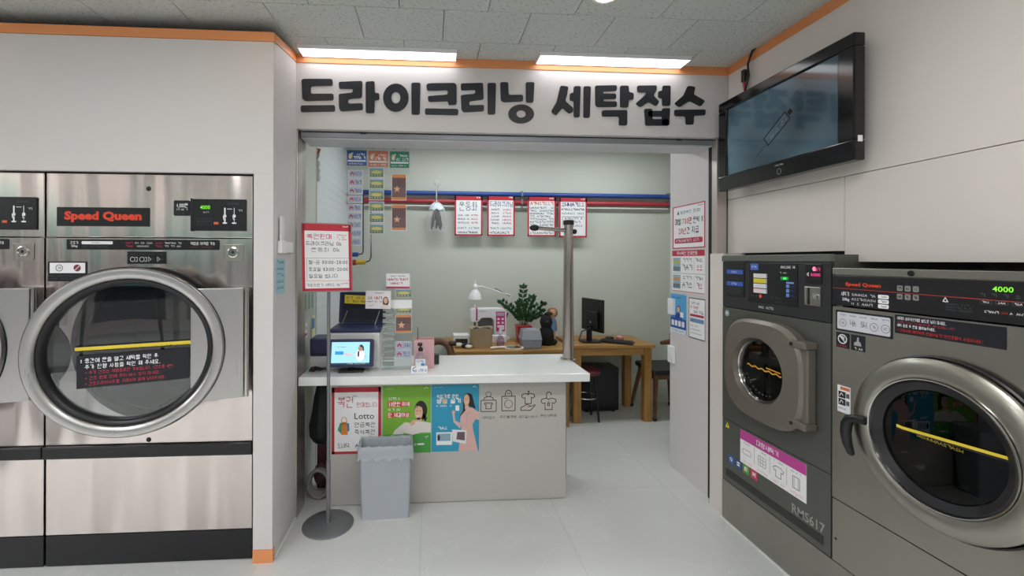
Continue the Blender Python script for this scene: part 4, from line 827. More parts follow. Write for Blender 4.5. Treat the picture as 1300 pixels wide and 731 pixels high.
def d(b):
    PKC = C('#dcb4ac', .5); b.scrib(.04, .955, .24, .972, Z1, C('#a8dce8', .5), 7, .0014); b.stroke([(.86, .955), (.90, .975), (.95, .955)], .003, Z1, M_PAPER)
    b.text('복합기로 편한', .10, .80, .57, .855, Z1, M_PAPER, .045); b.text('생활 살기', .10, .725, .62, .79, Z1, M_PAPER, .05); b.text('활', .22, .728, .32, .79, Z2, C('#e8c070', .5), .03); b.scrib(.10, .67, .46, .70, Z1, M_PAPER, 10, .0018)
    b.poly([(.57, 0), (.60, .22), (.63, .36), (.60, .46), (.62, .58), (.72, .65), (.86, .65), (1, .58), (1, .46), (.93, .48), (.86, .40), (.88, .30), (.98, 0)], Z2, PKC); b.poly([(.60, .34), (.62, .42), (.50, .46), (.48, .56), (.44, .56), (.46, .44)], Z2, PKC); b.ell(.46, .585, .035, .03, Z3, SK, 14)
    b.poly([(.57, .50), (.66, .62), (.66, .80), (.70, .855), (.77, .875), (.85, .85), (.88, .76), (.93, .63), (.84, .66), (.76, .68), (.70, .60)], Z3, HR); b.ell(.735, .77, .062, .085, Z4, SK, 22); b.poly([(.70, .70), (.77, .70), (.80, .63), (.70, .63)], Z4, SK); b.stroke([(.71, .735), (.735, .728), (.765, .74)], .002, Z4 + .0004, M_PAPER); [b.ell(x, .785, .009, .006, Z4 + .0004, HR, 8) for x in (.715, .757)]; b.stroke([(.66, .60), (.74, .56), (.82, .60)], .002, Z4, C('#b88a86', .5)); b.stroke([(.74, .56), (.73, .38)], .002, Z4, C('#c09a94', .5))
    b.rect(.50, .61, .58, .69, Z4, M_PAPER); b.ell(.74, .355, .05, .03, Z4, SK, 12)
    b.poly([(.10, .10), (.43, .10), (.43, .29), (.10, .29)], Z4, M_PAPER); b.poly([(.44, .15), (.72, .11), (.74, .31), (.43, .33)], Z4 + .0003, C('#e8e6ea', .5)); b.poly([(.12, .16), (.40, .16), (.40, .27), (.12, .27)], Z4 + .0003, C('#8fb0c0', .5)); b.poly([(.52, .18), (.70, .16), (.70, .29), (.54, .29)], Z4 + .0006, C('#6a5a60', .5)); b.ell(.15, .21, .03, .045, Z4 + .0006, C('#20264a', .5), 12)
    b.scrib(.14, .33, .34, .37, Z1, M_PAPER, 3, .004)
sheet('service_poster', 'blue poster of a long haired woman in a pink dress', 'poster', FC, .007, .316, .301, .728, C('#2f9cc0', .5), d, 'counter front posters')
# four line icons
M_BRN = C('#5f4634', .6, name='brown_print')
def icon(label, x0, x1, y0, y1, cap, fn):
    a0, b0, a1, b1 = FC.rect(x0, y1, x1, y0, .001) if y1 < y0 else FC.rect(x0, y0, x1, y1, .001)
    o = thing('icon_decal', label, 'decal', FC.p((a0 + a1) / 2, b0, 0), 'counter front line icons'); q = Fr(FC.p(a0, b0, .0008), FC.u, FC.v, a1 - a0, b1 - b0)
    bb = B(q); fn(bb); bb.build('line_drawing', o)
    bb = B(FC); w = .0105 * len(cap); m_ = (a0 + a1) / 2; bb.text(cap, m_ - w, b0 - .046, m_ + w, b0 - .029, .0008, M_BRN, .0); bb.build('caption', o)
def d(b):
    W = .0048; b.ring(.5, .87, .19, .13, (.035, .026), 0, M_BRN, 24); b.stroke([(.17, .58), (.22, .68), (.36, .75), (.64, .75), (.78, .68), (.83, .58)], W, 0, M_BRN); b.stroke(rrect(0, 0, 1, .57, .04, 2), W, 0, M_BRN, True)
    b.stroke([(.32, .14), (.68, .14), (.66, .34), (.75, .36), (.75, .43), (.25, .43), (.25, .36), (.34, .34)], W, 0, M_BRN, True)
icon('line drawing of a person behind a counter with a garment', 610.5, 630, 497, 522.5, '세탁접수', d)
def d(b):
    W = .0048; b.stroke(rrect(0, 0, 1, .70, .02, 2), W, 0, M_BRN, True); b.ring(.5, .33, .32, .20, (.04, .025), 0, M_BRN, 28); b.stroke([(.26, .70), (.26, .84), (.36, .96), (.5, 1.0), (.64, .96), (.74, .84), (.74, .70)], W, 0, M_BRN); b.text('24', .38, .81, .62, .88, 0, M_BRN, .02); b.stroke([(.2, .6), (.5, .6)], W * .6, 0, M_BRN)
icon('line drawing of a front loading washing machine', 637, 654, 495, 521.5, '무인빨래방', d)
TEE = [(.26, 0), (.74, 0), (.74, .55), (.86, .48), (1, .62), (.98, .80), (.78, .90), (.60, .90), (.5, .80), (.40, .90), (.22, .90), (.02, .80), (0, .62), (.14, .48), (.26, .55)]
def d(b):
    W = .0048; b.stroke([(x * .86 + .07, .36 + y * .56) for x, y in TEE], W, 0, M_BRN, True); b.stroke([(.5, .80), (.52, .92), (.58, .96), (.52, 1.0), (.46, .96)], W, 0, M_BRN); b.stroke([(0, .06), (.03, .17), (.22, .24), (.40, .32), (.56, .28), (.70, .22), (.96, .30), (.94, .24), (.66, .02), (.04, .02)], W, 0, M_BRN, True); b.stroke([(.44, .20), (.62, .20), (.68, .26)], W * .7, 0, M_BRN)
icon('line drawing of a shirt above an open hand', 661, 680, 496, 521.5, '세드밀서비스', d)
def d(b):
    W = .0048; b.stroke([(x, y * .70) for x, y in TEE], W, 0, M_BRN, True); b.stroke([(.36, .62), (.36, .88), (.44, .98), (.56, .98), (.66, .90), (.66, .80)], W, 0, M_BRN); b.stroke([(.44, .22), (.56, .22), (.56, .36), (.44, .36)], W, 0, M_BRN, True); b.ring(.5, .40, .06, .07, (.02, .02), 0, M_BRN, 12)
icon('line drawing of a shirt on a hanger with a padlock', 687, 706, 497, 520, '무인세탁함', d)

# ------------------------------------------------------------------ waste bin
M_BIN = C('#b4bac2', .5, name='bin_grey')
def bag_mat():
    m, nt, p = nodes_mat('bin_liner'); p.inputs['Base Color'].default_value = lin('#c9d0d6'); p.inputs['Roughness'].default_value = .25; p.inputs['Alpha'].default_value = .55; return m
fb = Fr((-.262, 2.59, 0), (1, .045, 0), (-.045, 1, 0))
bn = thing('waste_bin', 'tall grey plastic waste bin with a clear liner before the counter', 'bin', (-.262, 2.59, 0))
def rloop(w, d, r, k=4): return rrect(-w, -d, w, d, r, k)
b = B(fb); rows = [(.137, .062, 0), (.137, .062, .004), (.147, .070, .40), (.150, .073, .405), (.150, .073, .42), (.143, .066, .42), (.130, .055, .012)]; P = []; F = []; n = len(rloop(1, 1, .1))
for w_, d_, z in rows: P += [(x, y, z) for x, y in rloop(w_, d_, .014)]
for k in range(len(rows) - 1):
    for i in range(n): j = (i + 1) % n; F.append((k * n + i, k * n + j, (k + 1) * n + j, (k + 1) * n + i))
F += [tuple(range(n))[::-1], tuple((len(rows) - 1) * n + i for i in range(n))]
b.add(P, F, M_BIN).build('bin_body', bn, smooth=35)
b = B(fb); P = []; F = []; n = 72
def perim(w, d, i):
    t = i / n * 4; s_ = int(t); q = t - s_; c = [(-w, -d), (w, -d), (w, d), (-w, d)]; p0, p1 = c[s_ % 4], c[(s_ + 1) % 4]; return (p0[0] + (p1[0] - p0[0]) * q, p0[1] + (p1[1] - p0[1]) * q)
rows = [(.120, .050, .18), (.136, .060, .36), (.143, .066, .418), (.147, .070, .428), (.156, .079, .425), (.158, .080, .395), (.160, .082, .352)]
for k, (w_, d_, z) in enumerate(rows):
    for i in range(n):
        x, y = perim(w_, d_, i); j_ = .006 * math.sin(i * 1.7 + k) + .004 * math.sin(i * 3.1 + k * 2); e = 0 if k in (2,) else 1
        P.append((x * (1 + .02 * e * math.sin(i * 2.3 + k)), y + (j_ * .5 if k < 2 else abs(j_) * .5 * (1 if y > 0 else -1)) * e, z + (j_ * (1.6 if k >= 5 else .6) if k > 2 else 0)))
for k in range(len(rows) - 1):
    for i in range(n): j = (i + 1) % n; F.append((k * n + i, k * n + j, (k + 1) * n + j, (k + 1) * n + i))
b.add(P, F, bag_mat()).build('bin_liner', bn, smooth=80)

# ------------------------------------------------------------------ notice stand
ns = thing('notice_stand', 'grey pole stand holding a red framed handwritten opening hours board', 'sign stand', (-.578, 2.50, 0))
M_SG = C('#8b8d90', .4, .6, name='stand_grey')
B().lathe((-.578, 2.50, 0), [(.0001, .012), (.05, .012), (.135, .008), (.142, .003), (.142, 0)], M_SG, 48).build('base_plate', ns, smooth=40)
B().tube([(-.578, 2.50, .008), (-.578, 2.50, .36)], .0125, M_SG, 16).build('lower_sleeve', ns, smooth=40)
B().tube([(-.578, 2.50, .361), (-.578, 2.50, 1.36)], .0095, M_SG, 16).build('upper_pole', ns, smooth=40)
fn_ = Fr((-.578, 2.475, 1.325), (math.cos(.30), math.sin(.30), 0), (-.02 * math.cos(.3), 0, 1))
a0, a1, b0, b1 = -.139, .139, -.005, .382
bd = B(fn_).box(a0, a1, b0, b1, -.008, 0, C('#9b9da0', .4, .5)).build('board_frame', ns, bevel=.003)
q = Fr(fn_.p(a0 + .006, b0 + .006, .001), fn_.u, fn_.v, a1 - a0 - .012, b1 - b0 - .012); b = B(q)
b.rect(0, 0, 1, 1, 0, M_PAPER); red_frame(b, .055, .105); b.scrib(.82, .955, .94, .975, Z2, M_PAPER, 5, .0016)
b.text('복권판매', .10, .775, .60, .845, Z1, C('#c8285a', .5), .012)
for k in range(3): b.scrib(.71, .825 - k * .032, .91, .845 - k * .032, Z1, M_INKR, 6, .0016)
b.text('드라이크리닝 ok', .08, .675, .80, .735, Z1, M_INK, .008); b.text('운동화 ok', .18, .585, .76, .645, Z1, M_INKG, .0)
b.stroke([(.09, .15), (.09, .49), (.945, .49)], .002, Z1, C('#d88a5a', .5)); b.stroke([(.09, .15), (.945, .15)], .002, Z1, C('#d88a5a', .5))
b.text('월~금 10:00-21:00', .13, .40, .92, .455, Z1, M_INK, .008); b.text('토요일 13:00-20:00', .13, .295, .92, .35, Z1, M_INK, .008); b.text('일요일 쉽니다', .13, .195, .72, .25, Z1, M_INK, .008)
b.text('커피자판기 세탁도 ok', .09, .065, .76, .11, Z1, M_INKG, .0); b.scrib(.77, .09, .92, .115, Z1, M_INKR, 4, .0018)
b.build('notice_print', bd)['kind'] = 'stuff'

# ------------------------------------------------------------------ things on the counter
M_CREAM = C('#dedede', .4, name='terminal_white')
CT = .8155
lt = thing('lottery_terminal', 'white lottery terminal with a raised navy lid on the counter', 'machine', (-.47, 2.86, CT))
B().box(-.625, -.318, 2.745, 3.02, CT, 1.045, M_CREAM).build('body', lt, bevel=.008)
B().box(-.630, -.313, 2.74, 3.025, 1.046, 1.068, M_NAVY).build('collar', lt, bevel=.004)
b = B(Fr((-.47, 3.01, 1.068), (1, 0, 0), (0, .22, 1))); b.box(-.160, .157, .004, .215, -.03, 0, M_NAVY); lid = b.build('lid', lt, bevel=.006)
b = B(Fr((-.47, 3.01, 1.068), (1, 0, 0), (0, .22, 1))); b.box(-.140, .137, .02, .195, 0.0005, .003, C('#141833', .5)); b.build('lid_lining', lid)
for x in (-.585, -.37): B().tube([(x, 2.90, 1.068), (x + .018, 3.0, 1.15)], .004, M_CHROME, 8).build('lid_stay', lt)
B().box(-.40, -.325, 2.735, 2.7445, CT + .012, CT + .055, M_CREAM).build('receipt_slot', lt, bevel=.003)
mo = thing('customer_monitor', 'small navy framed tablet screen in front of the white terminal', 'monitor', (-.48, 2.69, CT))
fm = Fr((-.484, 2.655, CT + .035), (1, .0, 0), (0, .22, 1)); b = B(fm); b.prism(rrect(-.135, 0, .135, .168, .014), -.028, 0, M_NAVY); b.build('housing', mo)
m, nt, p = nodes_mat('tablet_picture'); p.inputs['Base Color'].default_value = lin('#202830'); p.inputs['Roughness'].default_value = .1; p.inputs['Emission Color'].default_value = lin('#9fd6ec'); p.inputs['Emission Strength'].default_value = .9
sn = B(fm).rect(-.117, .016, .112, .150, .0008, m).build('screen', mo)
def d(b):
    b.rect(-.117, .016, .112, .026, .0012, C('#2c4a58', .4, emit=.3)); b.scrib(-.02, .018, .09, .024, .0016, M_PAPER, 12, .0014)
    b.scrib(-.10, .118, -.03, .124, .0012, C('#6a8a98', .4, emit=.3), 10, .0014); b.rect(-.095, .075, -.045, .095, .0012, C('#2f8cc8', .4, emit=.6)); b.scrib(-.04, .068, .015, .085, .0012, C('#e0988a', .4, emit=.6), 5, .003)
    b.ell(.056, .072, .026, .036, .0012, C('#f0e8f0', .4, emit=.6), 16); b.ell(.058, .112, .015, .018, .0014, SK, 14); b.poly([(.048, .128), (.062, .136), (.076, .122), (.078, .10), (.070, .092), (.070, .115), (.056, .122)], .0016, HR); b.poly([(.040, .092), (.050, .098), (.05, .06), (.04, .066)], .0016, HR)
    b.scrib(.066, .058, .095, .066, .0018, M_INKG, 4, .0012)
grp(fm, sn, 'screen_print', d)
B().box(-.56, -.41, 2.66, 2.735, CT, CT + .012, M_BLACK).build('foot', mo, bevel=.003); B().tube([(-.484, 2.70, CT + .01), (-.484, 2.69, CT + .06)], .02, M_BLACK, 10).build('neck', mo)
yl = thing('yellow_label', 'yellow printed label clipped to the raised navy lid', 'label', (-.48, 2.97, 1.21))
fy = Fr((-.585, 2.985, 1.205), (1, 0, -.05), (.05, 0, 1)); B(fy).box(0, .185, 0, .058, 0, .0015, M_YEL).build('card', yl); grp(fy, yl, 'print', lambda b: (b.scrib(.015, .033, .13, .048, .002, M_INK, 9, .0022), b.scrib(.015, .010, .17, .025, .002, M_INK, 13, .0022)))
pt = thing('receipt_printer', 'small navy and white printer at the left end of the counter', 'printer', (-.70, 2.82, CT))
B().box(-.752, -.645, 2.77, 2.93, CT, .895, M_CREAM).build('base', pt, bevel=.006); B().box(-.756, -.641, 2.765, 2.935, .8955, 1.005, M_NAVY).build('cover', pt, bevel=.008); B().box(-.74, -.66, 2.758, 2.7645, .905, .915, M_BLACK).build('paper_slit', pt)
cbl = B()
for k in range(4):
    pts = [(-.74 + .09 * i / 14 + .004 * math.sin(i + k), 2.70 + .03 * math.sin(i * .9 + k * 1.4) + .008 * k, CT + .006 + .014 * abs(math.sin(i * .6 + k))) for i in range(15)]; cbl.tube(pts, .004, M_BLACK, 6)
tag(cbl.build('cable_bundle', smooth=60), 'tangle of black cables on the counter beside the printer', 'cable')['kind'] = 'stuff'
# scratch ticket rack
tr = thing('ticket_rack', 'clear acrylic ticket rack with silver curled holders on the counter', 'rack', (-.21, 2.76, CT))
fr_ = Fr((-.308, 2.775, CT), (1, 0, 0), (0, .04, 1))
B(fr_).box(0, .19, 0, .5, -.004, 0, M_CLEAR).build('back_sheet', tr); B().box(-.308, -.118, 2.72, 2.80, CT, CT + .004, M_CLEAR).build('foot', tr)
SILV = C('#c9cdcb', .2, .7, name='silver_holder')
for k in range(10):
    z = .012 + k * .0385; b = B(fr_); n = 8; P = []; F = []
    for i in range(n + 1):
        a = math.pi * i / n
        for x in (.004, .076): P.append((x, z + .028 * i / n + .004 * math.sin(a * 2), .003 + .017 * math.sin(a)))
    for i in range(n): F.append((2 * i, 2 * i + 1, 2 * i + 3, 2 * i + 2))
    b.add(P, F, SILV).build('holder', tr, smooth=60)
TKB = C('#b9cfe0', .5); TKG = C('#a9b58a', .5); TKP = C('#e8c6cc', .5); TKO = C('#cf8a5a', .5); TKW = C('#8a6a68', .5); TKGR = C('#8f9a94', .5)
def tick(b, kind, a0, b0, a1, b1, c):
    w, h = a1 - a0, b1 - b0
    if kind == 0: b.rect(a0, b0, a1, b1, c, C('#bcc3d8', .5)); b.stroke([(a0 + w * .12, b0 + h * .3), (a0 + w * .24, b0 + h * .8), (a0 + w * .36, b0 + h * .25)], h * .14, c + .0004, C('#d8405e', .5)); b.stroke([(a0 + w * .08, b0 + h * .55), (a0 + w * .40, b0 + h * .55)], h * .12, c + .0004, C('#d8405e', .5)); b.scrib(a0 + w * .46, b0 + h * .2, a1 - w * .06, b0 + h * .8, c + .0004, C('#6a789e', .5), 3, h * .08)
    elif kind == 1: b.rect(a0, b0, a1, b1, c, C('#93a27a', .5)); b.rect(a0, b1 - h * .14, a1, b1, c + .0004, C('#6d9ccc', .5)); b.ell(a0 + w * .5, b0 + h * .55, w * .38, h * .2, c + .0004, C('#d6cf82', .5), 16); b.rect(a0 + w * .08, b0 + h * .08, a1 - w * .05, b0 + h * .36, c + .0006, C('#5a6b62', .5)); [b.rect(a0 + w * (.12 + .2 * i), b0 + h * .12, a0 + w * (.25 + .2 * i), b0 + h * .32, c + .0008, C('#9fae9e', .5)) for i in range(4)]
    else:
        b.rect(a0, b0, a1, b1, c, C('#7d5f60', .5)); b.rect(a0, b1 - h * .13, a1, b1, c + .0004, C('#d98f55', .5)); b.rect(a0, b0, a1, b0 + h * .10, c + .0004, C('#d98f55', .5))
        for i in range(7): b.rect(a0 + w * (.1 + .125 * i), b0 + h * .5, a0 + w * (.15 + .125 * i), b0 + h * .86, c + .0004, C('#5a4145', .5))
        st_ = []
        for i in range(10): a = math.pi / 2 + i * math.pi / 5; r_ = .26 if i % 2 == 0 else .11; st_.append((a0 + w * .36 + w * r_ * math.cos(a), b0 + h * .42 + w * r_ * math.sin(a)))
        b.poly(st_, c + .0008, C('#e6b890', .5))
for z0, z1, kind in ((.445, .497, 1), (.345, .385, 1), (.22, .335, 2), (.115, .165, 0), (.06, .11, 0)):
    b = B(fr_); b.box(.084, .186, z0, z1, .0005, .0015, M_PAPER); tick(b, kind, .086, z0 + .002, .184, z1 - .002, .002); b.build('ticket', tr)
b = B(fr_); b.box(.05, .188, .375, .43, .006, .010, C('#f8fafa', .3)); b.build('white_shelf', tr)
sheet('lottery_notice', 'small white notice card on top of the ticket rack', 'card', Fr((-.285, 2.795, 1.318), (1, 0, 0), (0, .04, 1)), 0, 0, .150, .095, M_PAPER, lambda b: (b.rect(0, 0, 1, .12, Z1, C('#c2345a', .5)), b.scrib(.2, .78, .8, .86, Z1, M_INKG, 8, .0018), b.scrib(.06, .52, .94, .68, Z1, M_INKR, 9, .003), b.scrib(.2, .26, .8, .42, Z1, M_INKR, 6, .003)), None, .0, .002)
def d(b):
    b.scrib(.3, .84, .72, .92, Z1, M_INKG, 7, .0018); b.scrib(.08, .52, .66, .68, Z1, M_INKR, 6, .0032); b.scrib(.08, .36, .66, .44, Z1, M_INKG, 10, .0018); b.ell(.80, .40, .12, .28, Z1, HR, 18); b.ell(.80, .46, .085, .17, Z2, SK, 16); b.poly([(.58, .12), (.70, .24), (.92, .20), (.96, .04), (.60, .04)], Z2, C('#e8dcd4', .5)); b.stroke([(.10, .14), (.3, .2)], .002, Z1, M_INKG)
sheet('photo_card', 'pale card with a woman portrait leaning between terminal and rack', 'card', Fr((-.408, 2.74, 1.196), (1, 0, -.02), (.02, 0, 1)), 0, 0, .156, .112, C('#eeeaec', .5), d, None, .0, .002)
# sanitiser, pink box, phone card
sp = thing('sanitiser_bottle', 'clear pump bottle with black spray head before the pink box', 'bottle', (-.06, 2.68, CT))
x, y = -.062, 2.675; B().lathe((x, y, CT), [(.0001, 0), (.032, 0), (.034, .01), (.034, .085), (.024, .108), (.013, .115), (.013, .125)], glass('bottle_clear', '#f0f6f8', 1.0), 24).build('bottle', sp, smooth=50)
B().lathe((x, y, CT), [(.0001, .003), (.030, .003), (.030, .05), (.0001, .05)], C('#e6f0f4', .2, alpha=.25), 20).build('liquid', sp, smooth=50)
B().lathe((x, y, CT + .1255), [(.014, 0), (.015, .02), (.006, .022), (.006, .035), (.0001, .036)], M_BLACK, 16).build('collar', sp, smooth=40); B().box(x - .018, x + .012, y - .028, y + .01, CT + .160, CT + .176, M_BLACK).build('pump_head', sp, bevel=.004)
q = Fr((x - .030, y - .0352, CT + .018), (1, 0, 0), (0, 0, 1)); B(q).box(0, .06, 0, .065, 0, .001, C('#e4ecf2', .4)).build('label', sp); grp(q, sp, 'print', lambda b: (b.rect(.034, .01, .056, .04, .0014, C('#4f8fc8', .5)), b.scrib(.006, .046, .05, .058, .0014, M_INKB, 6, .0016)))
pk = thing('pink_organiser', 'pink open topped plastic organiser box beside the ticket rack', 'box', (-.05, 2.80, CT))
M_PK = C('#e2b3b6', .45, name='pink_plastic'); b = B(); x0, x1, y0, y1 = -.105, .022, 2.745, 2.85
for r in ((x0, x1, y0, y0 + .004), (x0, x1, y1 - .004, y1), (x0, x0 + .004, y0 + .004, y1 - .004), (x1 - .004, x1, y0 + .004, y1 - .004)): b.box(*r, CT, .995, M_PK)
b.box(x0 + .004, x1 - .004, y0 + .004, y1 - .004, CT, CT + .004, M_PK); b.build('box_body', pk, bevel=.001)
pn = B().tube([(-.075, 2.80, .83), (-.085, 2.80, 1.07)], .0025, M_BLACK, 6).build('pen', smooth=50); tag(pn, 'thin black stick standing in the pink box', 'pen')
sheet('info_card', 'white tilted info card in front of the clear pump bottle', 'card', Fr((-.118, 2.622, CT + .0005), (1, 0, 0), (0, .35, 1)), 0, 0, .100, .044, M_PAPER, lambda b: (b.scrib(.06, .2, .94, .55, Z1, C('#5f8fd0', .5), 9, .003), b.stroke([(.1, .65), (.3, .9)], .004, Z1, M_INKG)), None, 0, .002)
bx = B().box(.018, .056, 2.85, 2.90, CT, CT + .062, C('#3a3a3c', .4)).build('card_reader', bevel=.003); tag(bx, 'small dark card reader block on the counter behind the organiser', 'reader')

# ------------------------------------------------------------------ under the counter, left gap
bg_ = thing('black_bag', 'crumpled black bag hanging in the gap under the counter end', 'bag', (-.70, 2.83, .35))
b = B(); P = []; F = []; n = 20; rows = [(.018, .735), (.03, .70), (.05, .62), (.065, .52), (.075, .44), (.07, .37), (.05, .33), (.0, .325)]
for k, (r, z) in enumerate(rows):
    for i in range(n): a = 2 * math.pi * i / n; q = r * (1 + .18 * math.sin(i * 2.1 + k * .8)); P.append((-.700 + q * math.cos(a) * .9, 2.84 + q * math.sin(a) * .7, z))
for k in range(len(rows) - 1):
    for i in range(n): j = (i + 1) % n; F.append((k * n + i, k * n + j, (k + 1) * n + j, (k + 1) * n + i))
b.add(P, F, C('#202226', .55)).build('pouch', bg_, smooth=80)
B().tube([(-.712, 2.84, .73), (-.705, 2.835, .763)], .005, C('#8a8a86', .6), 6).build('strap', bg_); B().tube([(-.688, 2.84, .70), (-.680, 2.82, .74), (-.695, 2.83, .763)], .005, C('#8a8a86', .6), 6).build('strap', bg_)
hs = thing('hose_coil', 'grey ribbed hose coil standing on the floor under the counter end', 'hose', (-.70, 2.78, 0))
b = B(); 
for k in range(3):
    R = .085 - .004 * k; b.tube([(-.700 + R * .75 * math.cos(2 * math.pi * i / 28), 2.76 + .018 * k, .098 + R * math.sin(2 * math.pi * i / 28)) for i in range(29)], .012, C('#8d8b88', .5), 8)
b.build('coil', hs, smooth=60); B().ball((-.70, 2.84, .12), (.05, .03, .075), C('#4a2c30', .6)).build('end_fitting', hs, smooth=60)
mp = B().box(-.745, -.655, 2.90, 2.96, .0, .30, C('#5a2a34', .6)).build('storage_box', bevel=.006); tag(mp, 'dark red box on the floor behind the hose coil', 'box')

# ------------------------------------------------------------------ left side wall: pen holder, blue note
ph = thing('wall_holder', 'white plastic holder with a white remote on the left side wall', 'holder', (-.77, 2.28, 1.52))
a0, b0, a1, b1 = FL.rect(352, 307, 367, 321.5); B(FL).box(a0, a0 + .075, b0, b1, 0.0002, .022, M_WHITE).build('pocket', ph, bevel=.004); B(FL).box(a0 + .095, a1 + .02, b0 + .005, b1 - .002, 0.0002, .018, M_WHITE).build('pocket', ph, bevel=.004)
B(FL).box(a0 + .012, a0 + .055, b0 + .03, b0 + .19, .004, .018, C('#e6e6e6', .35)).build('remote', ph, bevel=.004)
def d(b):
    for k in range(5): b.scrib(.12, .86 - k * .18, .9, .94 - k * .18, Z1, C('#3f6f80', .5), 3, .004)
a0, b0, a1, b1 = FL.rect(349.5, 328.5, 361.5, 374); sheet('blue_note', 'light blue handwritten note taped under the white wall holder', 'note', FL, a0, b0, a1, b1, C('#a8cdd6', .55), d)

# ------------------------------------------------------------------ partition posters and switches
def pr(x0, y0, x1, y1): return FP.rect(x0, y0, x1, y1, .001)
def d(b):
    w = .03; b.rect(0, 0, 1, w * .8, Z1, M_INKR); b.rect(0, 1 - w * .8, 1, 1, Z1, M_INKR); b.rect(0, 0, w, 1, Z1, M_INKR); b.rect(1 - w, 0, 1, 1, Z1, M_INKR)
    b.text('동행복권', .26, .80, .60, .87, Z1, C('#5a7a9a', .5), .01); b.text('판매!', .66, .80, .86, .87, Z1, M_INK, .01); b.poly([(.15, .80), (.22, .80), (.19, .90)], Z1, C('#3a4a6a', .5)); b.scrib(.8, .92, .95, .95, Z1, M_INKG, 4, .002)
    b.text('매월', .08, .56, .28, .70, Z1, M_INK, .02); b.text('700만', .32, .56, .62, .70, Z1, M_INKR, .03); b.text('원씩', .66, .56, .84, .70, Z1, M_INK, .02); b.text('X', .88, .57, .95, .69, Z1, M_INK, .02)
    b.text('20년', .20, .34, .44, .48, Z1, M_INKR, .03); b.text('간 지급', .46, .34, .82, .48, Z1, M_INK, .02); b.poly(rrect(.07, .12, .93, .24, .04, 3), Z1, C('#b8344e', .5)); b.scrib(.12, .15, .88, .21, Z2, M_PAPER, 14, .003)
a0, b0, a1, b1 = FP.rect(854.5, 262, 896, 313, .001); sheet('lottery_payout_poster', 'red edged white poster at the top of the partition wall', 'poster', FP, -3.045, 1.585, -2.67, 1.885, M_PAPER, d, 'partition posters')
def d(b):
    b.rect(0, .86, 1, 1, Z1, C('#c0304a', .5)); b.text('즉석복권 판매현황', .16, .89, .80, .97, Z2, M_PAPER, .02)
    for k, y in enumerate((.48, .06)):
        b.rect(.03, y, .28, y + .34, Z1, C('#9fb6c0', .5)); b.rect(.03, y + .2, .28, y + .26, Z2, (C('#c8c060', .5), C('#d89a5a', .5))[k]); b.rect(.04, y + .02, .27, y + .12, Z2, C('#6a7f88', .5)); b.scrib(.36, y + .24, .64, y + .32, Z1, M_INKG, 3, .004); b.scrib(.74, y + .24, .95, y + .32, Z1, M_INKG, 3, .004); b.scrib(.34, y + .04, .66, y + .17, Z1, M_INK, 3, .005); b.scrib(.78, y + .04, .95, y + .17, Z1, M_INKR, 2, .006); b.stroke([(.70, y), (.70, y + .34)], .0015, Z1, M_INKG)
    b.stroke([(0, .44), (1, .44)], .002, Z1, M_INKG); b.rect(0, 0, 1, .012, Z1, M_INKR)
sheet('price_poster', 'price table poster with red heading in the middle of the partition', 'poster', FP, -3.05, 1.285, -2.675, 1.572, M_PAPER, d, 'partition posters')
def d(b):
    b.scrib(.1, .88, .7, .93, Z1, M_INKB, 8, .0025); b.ell(.52, .62, .12, .09, Z1, HR, 18); b.ell(.52, .61, .09, .075, Z2, SK, 16); b.poly([(.28, .36), (.40, .52), (.64, .52), (.78, .36)], Z1, C('#2c4a9a', .5)); b.rect(0, .12, 1, .38, Z2, C('#2f56a8', .5))
    for k in range(4): b.rect(.08 + .22 * k, .18, .24 + .22 * k, .32, Z3, M_PAPER)
    b.rect(0, 0, 1, .12, Z2, C('#dfeaf2', .5)); b.scrib(.1, .03, .9, .08, Z3, M_INKG, 6, .002); b.rect(.64, .42, .84, .55, Z3, M_PAPER)
sheet('blue_poster', 'blue illustrated poster at the lower left of the partition', 'poster', FP, -3.07, .985, -2.877, 1.262, C('#58a8dc', .5), d, 'partition posters')
def d(b):
    w = .03; b.rect(0, 0, 1, w * .8, Z1, M_INKG); b.rect(0, 1 - w * .8, 1, 1, Z1, M_INKG); b.rect(0, 0, w, 1, Z1, M_INKG); b.rect(1 - w, 0, 1, 1, Z1, M_INKG)
    b.scrib(.2, .84, .7, .90, Z1, M_INKG, 5, .003); b.text('주 700만', .1, .73, .6, .80, Z1, M_INKR, .02); b.text('20년 지급', .3, .63, .88, .70, Z1, M_INK, .02); b.poly(rrect(.08, .54, .92, .60, .02, 3), Z1, C('#b8344e', .5)); b.rect(.08, .40, .92, .50, Z1, C('#7fa4c8', .5)); b.scrib(.1, .41, .9, .48, Z2, C('#45688f', .5), 6, .004)
    for k in range(3): b.scrib(.1, .3 - k * .09, .6 + .1 * k, .33 - k * .09, Z1, M_INKG, 8, .0016)
sheet('number_poster', 'white lottery leaflet at the lower right of the partition', 'poster', FP, -2.845, .98, -2.668, 1.252, M_PAPER, d, 'partition posters')
for k, (z0, z1) in enumerate(((1.11, 1.225), (.76, .88))):
    t = thing('wall_switch', ('upper', 'lower')[k] + ' white switch plate on the partition edge by the chair', 'switch', (1.75, 3.06, z0), 'partition switches')
    B().box(1.736, 1.7565, 3.085 - .075, 3.08, z0, z1, M_WHITE).build('plate', t, bevel=.003); B().box(1.732, 1.7355, 3.03, 3.06, z0 + .03, z1 - .03, M_WHITE).build('rocker', t, bevel=.001)

